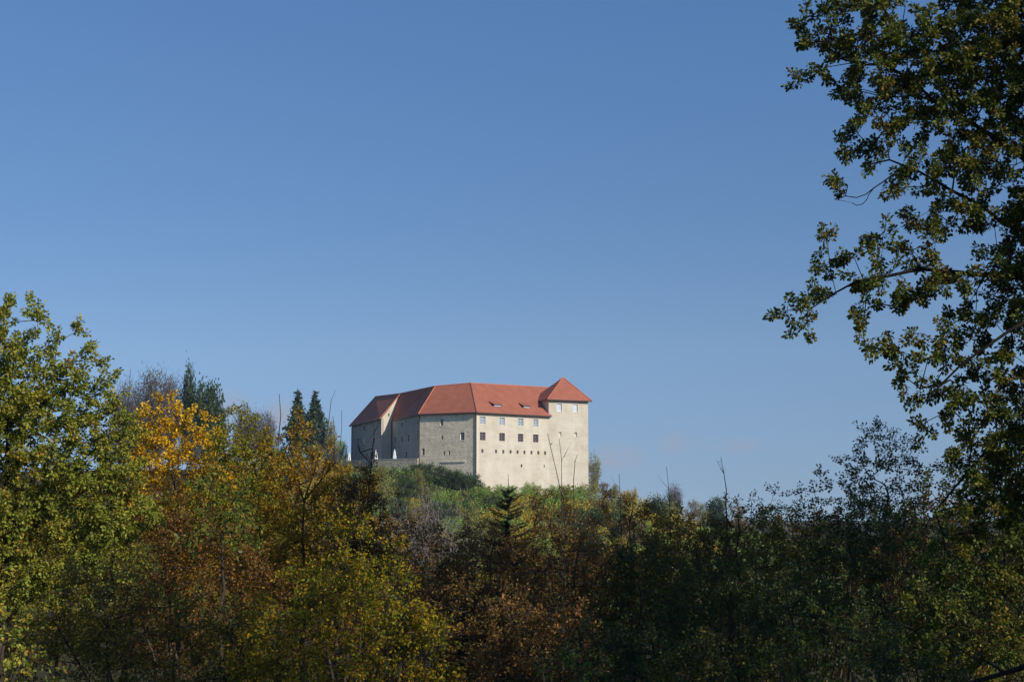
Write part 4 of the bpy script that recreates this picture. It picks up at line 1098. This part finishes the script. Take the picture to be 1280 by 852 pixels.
    mid = [('russet', 'hornbeam_shrub', 'russet shrub in front of the grey feathery bush', [(540, 690, 40, 30), (560, 720, 44, 40), (520, 740, 40, 40)], 30.0, 3),
           ('brown', 'hornbeam_shrub', 'brown half-bare shrub between the bare-topped ash and the small spruce', [(500, 668, 26, 28), (490, 700, 40, 34), (530, 700, 30, 26)], 34.0, 3),
           ('russet', 'hornbeam_shrub', 'russet shrub under the tall dark spruce', [(610, 690, 40, 30), (630, 720, 46, 40), (590, 740, 44, 40)], 32.0, 4),
           ('brown', 'hornbeam_shrub', 'dark brown shrub right of the tall dark spruce', [(690, 650, 34, 34), (710, 690, 46, 40), (670, 700, 40, 40)], 35.0, 4),
           ('russet', 'hornbeam_shrub', 'reddish-brown shrub at the feet of the bare whips', [(720, 720, 50, 40), (760, 740, 46, 44), (690, 760, 46, 40)], 29.0, 4),
           ('brown', 'beech_shrub', 'brown shrub with scattered orange leaves low in the middle', [(580, 780, 50, 44), (630, 790, 50, 44), (560, 830, 50, 40)], 25.0, 4),
           ('russet', 'beech_shrub', 'russet-gold shrub low in the middle, right of the brown one', [(660, 790, 40, 44), (700, 800, 46, 44), (640, 830, 50, 40)], 24.0, 4),
           ('brown', 'hornbeam_shrub', 'brown leafy shrub standing under the flat-topped yellow tree', [(770, 650, 30, 30), (790, 690, 40, 40), (750, 690, 40, 36)], 36.0, 4),
           ('olive', 'hazel_shrub', 'dark-topped olive shrub under the half-bare reddish tree', [(826, 640, 22, 22), (830, 670, 36, 34), (850, 700, 44, 44)], 35.0, 4),
           ('brown', 'hornbeam_shrub', 'brown shrub below the hazy rounded tree', [(880, 650, 24, 22), (890, 680, 40, 36), (860, 700, 40, 40)], 36.0, 4),
           ('olive', 'hazel_shrub', 'olive shrub left of the small aspen', [(930, 648, 26, 22), (940, 680, 40, 40), (910, 710, 46, 40)], 35.0, 4),
           ('olive', 'hornbeam_shrub', 'olive-brown shrub in front of the small aspen', [(990, 660, 34, 26), (1000, 690, 44, 40), (970, 720, 44, 40)], 33.0, 4),
           ('dark', 'hazel_shrub', 'dark green shrub in front of the tall aspen', [(1060, 660, 34, 30), (1080, 690, 44, 40), (1050, 730, 50, 44)], 32.0, 4),
           ('russet', 'beech_shrub', 'russet shrub with bright tan leaves between the aspen and the big oak', [(1128, 690, 24, 26), (1132, 716, 30, 24)], 28.0, 3),
           ('dark', 'elder_shrub', 'dark green shrub behind the tan-leaved russet one', [(1140, 650, 34, 32), (1110, 690, 44, 40), (1150, 700, 44, 40)], 31.0, 4),
           ('dark', 'elder_shrub', 'dark green shrub right of the reddish-brown one', [(800, 730, 46, 44), (840, 750, 50, 44), (790, 780, 50, 44)], 29.0, 4),
           ('dark', 'elder_shrub', 'dark green shrub below the brown and olive shrubs', [(900, 750, 54, 44), (940, 770, 50, 44), (880, 790, 50, 44)], 28.0, 4),
           ('dark', 'elder_shrub', 'very dark green shrub beneath the aspens', [(1000, 760, 54, 44), (1040, 780, 50, 44), (980, 800, 50, 44)], 27.0, 4),
           ('dark', 'elder_shrub', 'dark green shrub at the bottom right of the russet-gold one', [(770, 820, 56, 40), (820, 830, 56, 40)], 23.0, 4),
           ('olive', 'hazel_shrub', 'gold-flecked olive shrub low in the shade, left of the fresh green one', [(900, 810, 44, 34), (930, 830, 44, 40), (880, 846, 50, 30)], 22.5, 4),
           ('fresh', 'elder_shrub', 'fresh green feathery shrub low under the dark aspens', [(1030, 800, 36, 30), (1010, 830, 44, 34), (1050, 840, 40, 30)], 21.5, 3),
           ('dark', 'elder_shrub', 'dark green shrub in front of the oak\'s low limb', [(1100, 820, 40, 40), (1150, 846, 60, 30)], 20.5, 4),
           ('olive', 'hazel_shrub', 'olive shrub under the oak in the bottom right corner', [(1220, 830, 60, 40), (1270, 810, 40, 40)], 23.5, 4)]
    for k, (mt, nm, lab, ells, Y, ns) in enumerate(mid):
        ar = sum(e[2] * e[3] for e in ells) * (Y / FPX) ** 2
        tree(nm, lab, 'shrub', ells + [(e[0], e[1] + 40, e[2] * 1.1, e[3]) for e in ells[-1:]], Y, M[mt], T=1.6, spacing=0.36, nmax=int(200 + 75 * ar), leaf=(0.08, 0.048), per=38, seed=30 + k, nstem=ns, droop=0.3,
             leafless=0.15 if mt == 'brown' else 0.05, bare_twigs=80)
    tree('hornbeam_tree', 'dense dark tree standing behind the oak at the right edge', 'tree',
         [(1200, 610, 44, 44), (1262, 590, 50, 56), (1230, 690, 70, 60), (1180, 720, 50, 50), (1290, 700, 60, 70), (1220, 780, 80, 56), (1300, 800, 50, 60), (1170, 800, 50, 50), (1330, 620, 50, 70)],
         27.5, M['dark'], T=2.0, spacing=0.4, nmax=900, leaf=(0.09, 0.055), per=40, seed=70, barkm=M['bark_dark'])
    rng = np.random.default_rng(404); n = 260000
    x = rng.uniform(-18, 18, n); y = rng.uniform(11, 44, n); k = np.abs(x) < y * 0.5 + 2; x, y = x[k], y[k]; n = len(x)
    cl = 0.5 + 0.5 * np.sin(x * 1.7 + np.sin(y * 1.3) * 2) * np.sin(y * 1.1 + x * .4)
    z = ground_z(x, y) + rng.random(n) * (0.15 + 0.75 * cl)
    V, F = leaves(np.stack([x, y, z], -1), norm(rng.normal(0, 1, (n, 3))), norm(rng.normal(0, .6, (n, 3)) + [0, 0, 1]), rng.uniform(.05, .11, n), rng.uniform(.03, .07, n))
    o = np_mesh('bramble', V, F, M['olive']); o['kind'] = 'stuff'; o['label'] = 'low bramble and leaf litter covering the ground under the shrubs'; o['category'] = 'undergrowth'
    # bright small plants in the shade
    tree('elder_sapling', 'bright yellow-green seedling catching the sun at the bottom centre', 'shrub', [(718, 828, 14, 12), (724, 842, 12, 8)], 18.5, M['fresh'], T=0.3, spacing=0.2, nmax=20, leaf=(0.10, 0.05), per=26, seed=60, twig=0.22, trunk_r=0.02)
    tree('elder_sapling', 'low bright green seedling left of the yellow-green one at the bottom edge', 'shrub', [(680, 848, 22, 10)], 18.0, M['fresh'], T=0.3, spacing=0.2, nmax=24, leaf=(0.10, 0.05), per=26, seed=61, twig=0.22, trunk_r=0.02)
    # slender aspens
    tree('aspen_tree', 'tall slender aspen with airy small leaves left of the big oak', 'tree',
         [(1096, 545, 24, 16), (1080, 560, 14, 26), (1112, 560, 24, 26), (1136, 575, 14, 26), (1104, 590, 34, 26), (1146, 600, 12, 22), (1090, 612, 28, 20), (1130, 615, 22, 20), (1106, 640, 34, 26)],
         33.0, M['aspen'], lobes=False, T=1.0, spacing=0.34, nmax=170, leaf=(0.075, 0.065), per=24, seed=62, twig=0.36, droop=0.5, barkm=M['bark_grey'], tip=0.005)
    tree('aspen_tree', 'narrow aspen at the left shoulder of the tall one', 'tree', [(1056, 572, 10, 16), (1060, 600, 14, 22), (1066, 630, 18, 24), (1060, 650, 22, 20)],
         34.0, M['aspen'], lobes=False, T=0.7, spacing=0.34, nmax=80, leaf=(0.075, 0.065), per=26, seed=63, twig=0.34, droop=0.5, barkm=M['bark_grey'], tip=0.005)
    tree('aspen_tree', 'small aspen with a pointed airy top, third from the oak', 'tree', [(1018, 588, 10, 12), (1024, 606, 18, 18), (1000, 615, 12, 14), (1016, 632, 26, 16), (1020, 650, 28, 16)],
         34.0, M['aspen'], lobes=False, T=0.9, spacing=0.34, nmax=90, leaf=(0.075, 0.065), per=24, seed=64, twig=0.34, droop=0.5, barkm=M['bark_grey'], tip=0.005)
    tree('aspen_tree', 'lowest of four airy aspens, the one farthest from the big oak', 'tree', [(972, 618, 12, 10), (962, 632, 14, 12), (978, 640, 16, 14)],
         35.0, M['aspen'], lobes=False, T=0.7, spacing=0.34, nmax=44, leaf=(0.075, 0.06), per=22, seed=65, twig=0.34, droop=0.5, barkm=M['bark_grey'], tip=0.005)
    # young spruces and bare poles
    spruce('young_spruce', 'tall dark young spruce in front of the sunlit castle wall', (635, 592), 36.0, M['needle'], 2.0, seed=1, dens=1.7)
    spruce('young_spruce', 'small dark young spruce left of the tall one', (580, 646), 38.0, M['needle'], 1.5, seed=2)
    spruce('young_spruce', 'thin young spruce with an open top in front of the grassy slope', (498, 598), 40.0, M['needle'], 1.3, seed=3, dens=0.5)
    spruce('young_spruce', 'dark young spruce behind the brown shrub under the yellow trees', (668, 632), 40.0, M['needle'], 1.4, seed=4, dens=0.7)
    spruce('young_spruce', 'thin dark young spruce right of the castle hill', (792, 652), 39.0, M['needle'], 1.5, seed=5, dens=0.6)
    def pole(label, pts, Y, seed, nbr=10, r=0.014):
        rng = np.random.default_rng(9000 + seed); w = [P(x, y, Y) for x, y in pts]; bx = w[0][0]; bz = float(ground_z(bx, Y)) - .05
        root = empty('bare_sapling', label, 'sapling', (bx, Y, bz))
        sk = Skel(4000); sk.poly([(bx, Y, bz)] + w, r, 0.005, rng=rng, wob=0.015)
        n = sk.n; H = w[-1][2] - bz
        for k in range(nbr):
            i = int(rng.integers(int(n * .45), n - 1)); a = sk.p[i].copy(); d = norm(np.array([rng.normal(0, .6), rng.normal(0, .6), 1.0])); L = rng.uniform(.15, .5)
            sk.poly([a, a + d * L * .5, a + d * L + [0, 0, .05]], 0.006, 0.002, par=i, rng=rng, wob=0.012)
        p = sk.p[:sk.n]; par = sk.par[:sk.n]; idx = np.where(par >= 0)[0]
        V, F = frustums(p[par[idx]], p[idx], np.minimum(sk.pre[par[idx]], sk.pre[idx] * 1.3), sk.pre[idx], 5)
        np_mesh('trunk', V - np.array(root.location), F, M['bark'], root)
        # the few leaves still hanging
        j = rng.integers(int(sk.n * .4), sk.n, 7); V, F = leaves(p[j], norm(rng.normal(0, 1, (7, 3)) - [0, 0, .6]), norm(rng.normal(0, 1, (7, 3))), np.full(7, .06), np.full(7, .035))
        np_mesh('crown', V - np.array(root.location), F, M['brown'], root)
    pole('tall bare sapling leaning left in front of the castle tower', [(706, 650), (699, 605), (690, 566), (684, 541)], 34.0, 1, 8)
    pole('tall straight bare sapling in front of the castle tower', [(703, 650), (702, 600), (699, 548)], 33.5, 2, 9)
    pole('slender bare sapling rightmost in front of the castle tower', [(718, 650), (717, 600), (719, 575), (722, 568)], 34.5, 3, 5, .014)
    pole('bare shoot rising into the sky right of the brown half-bare tree', [(838, 660), (836, 610), (833, 583)], 35.5, 4, 12, .016)
    pole('forked bare sapling standing up against the sky below the faint cloud', [(909, 650), (908, 612), (905, 592), (901, 570)], 35.0, 5, 16, .022)
    pole('thin bare shoot right of the castle tower against the sky', [(776, 650), (774, 592)], 35.0, 6, 4, .012)
    pole('thin bare sapling with a tuft in front of the bare grey ridge trees', [(162, 530), (161, 490), (163, 461)], 36.0, 7, 8, .014)
    pole('dark bare sapling in front of the ridge, left of the castle', [(427, 600), (425, 560), (427, 512)], 33.0, 8, 6, .012)
    # leafy backing trees that close the thicket
    g = 'mixed trees closing the back of the thicket'
    for k, cx in enumerate(range(-60, 1440, 68)):
        top = np.interp(cx, [-60, 100, 300, 430, 500, 640, 760, 900, 1000, 1150, 1300], [610, 620, 636, 680, 700, 708, 690, 664, 642, 630, 590]) + 8 * math.sin(k * 2.1)
        tree('thicket_tree', 'dense leafy tree in the shade at the back of the thicket', 'tree',
             [(cx, top + 26, 40, 30), (cx + 14, top + 70, 50, 44), (cx - 14, top + 120, 52, 50), (cx, top + 170, 50, 40)], 44.0 + 3 * (k % 2), M[('olive', 'brown', 'dark', 'russet', 'dark')[k % 5] if cx > 420 else ('olive', 'russet', 'lime')[k % 3]],
             T=2.2, spacing=0.55, nmax=330, leaf=(0.12, 0.075), per=40, lobes=False, seed=80 + k, group=g, twig=0.5)
front()

# ------------------------------------------------------------------ autumn air
def haze():
    m = bpy.data.materials.new('haze'); m.use_nodes = True; n = m.node_tree.nodes; n.clear()
    out = n.new('ShaderNodeOutputMaterial'); v = n.new('ShaderNodeVolumePrincipled')
    v.inputs['Color'].default_value = (0.82, 0.90, 1.0, 1); v.inputs['Density'].default_value = 0.00012; v.inputs['Anisotropy'].default_value = 0.2
    m.node_tree.links.new(v.outputs[0], out.inputs['Volume'])
    x0, x1, y0, y1, z0, z1 = -2010, 2010, -1510, 3010, -18.5, 60
    V = [(x, y, z) for z in (z0, z1) for x, y in ((x0, y0), (x1, y0), (x1, y1), (x0, y1))]
    o = mesh_obj('haze', V, [(3, 2, 1, 0), (4, 5, 6, 7), (0, 1, 5, 4), (1, 2, 6, 5), (2, 3, 7, 6), (3, 0, 4, 7)], m)
    o['kind'] = 'stuff'; o['label'] = 'thin blue autumn haze over the valley'
    m.cycles.homogeneous_volume = True if hasattr(m.cycles, 'homogeneous_volume') else None
haze()
print('leaves', NLEAF[0])
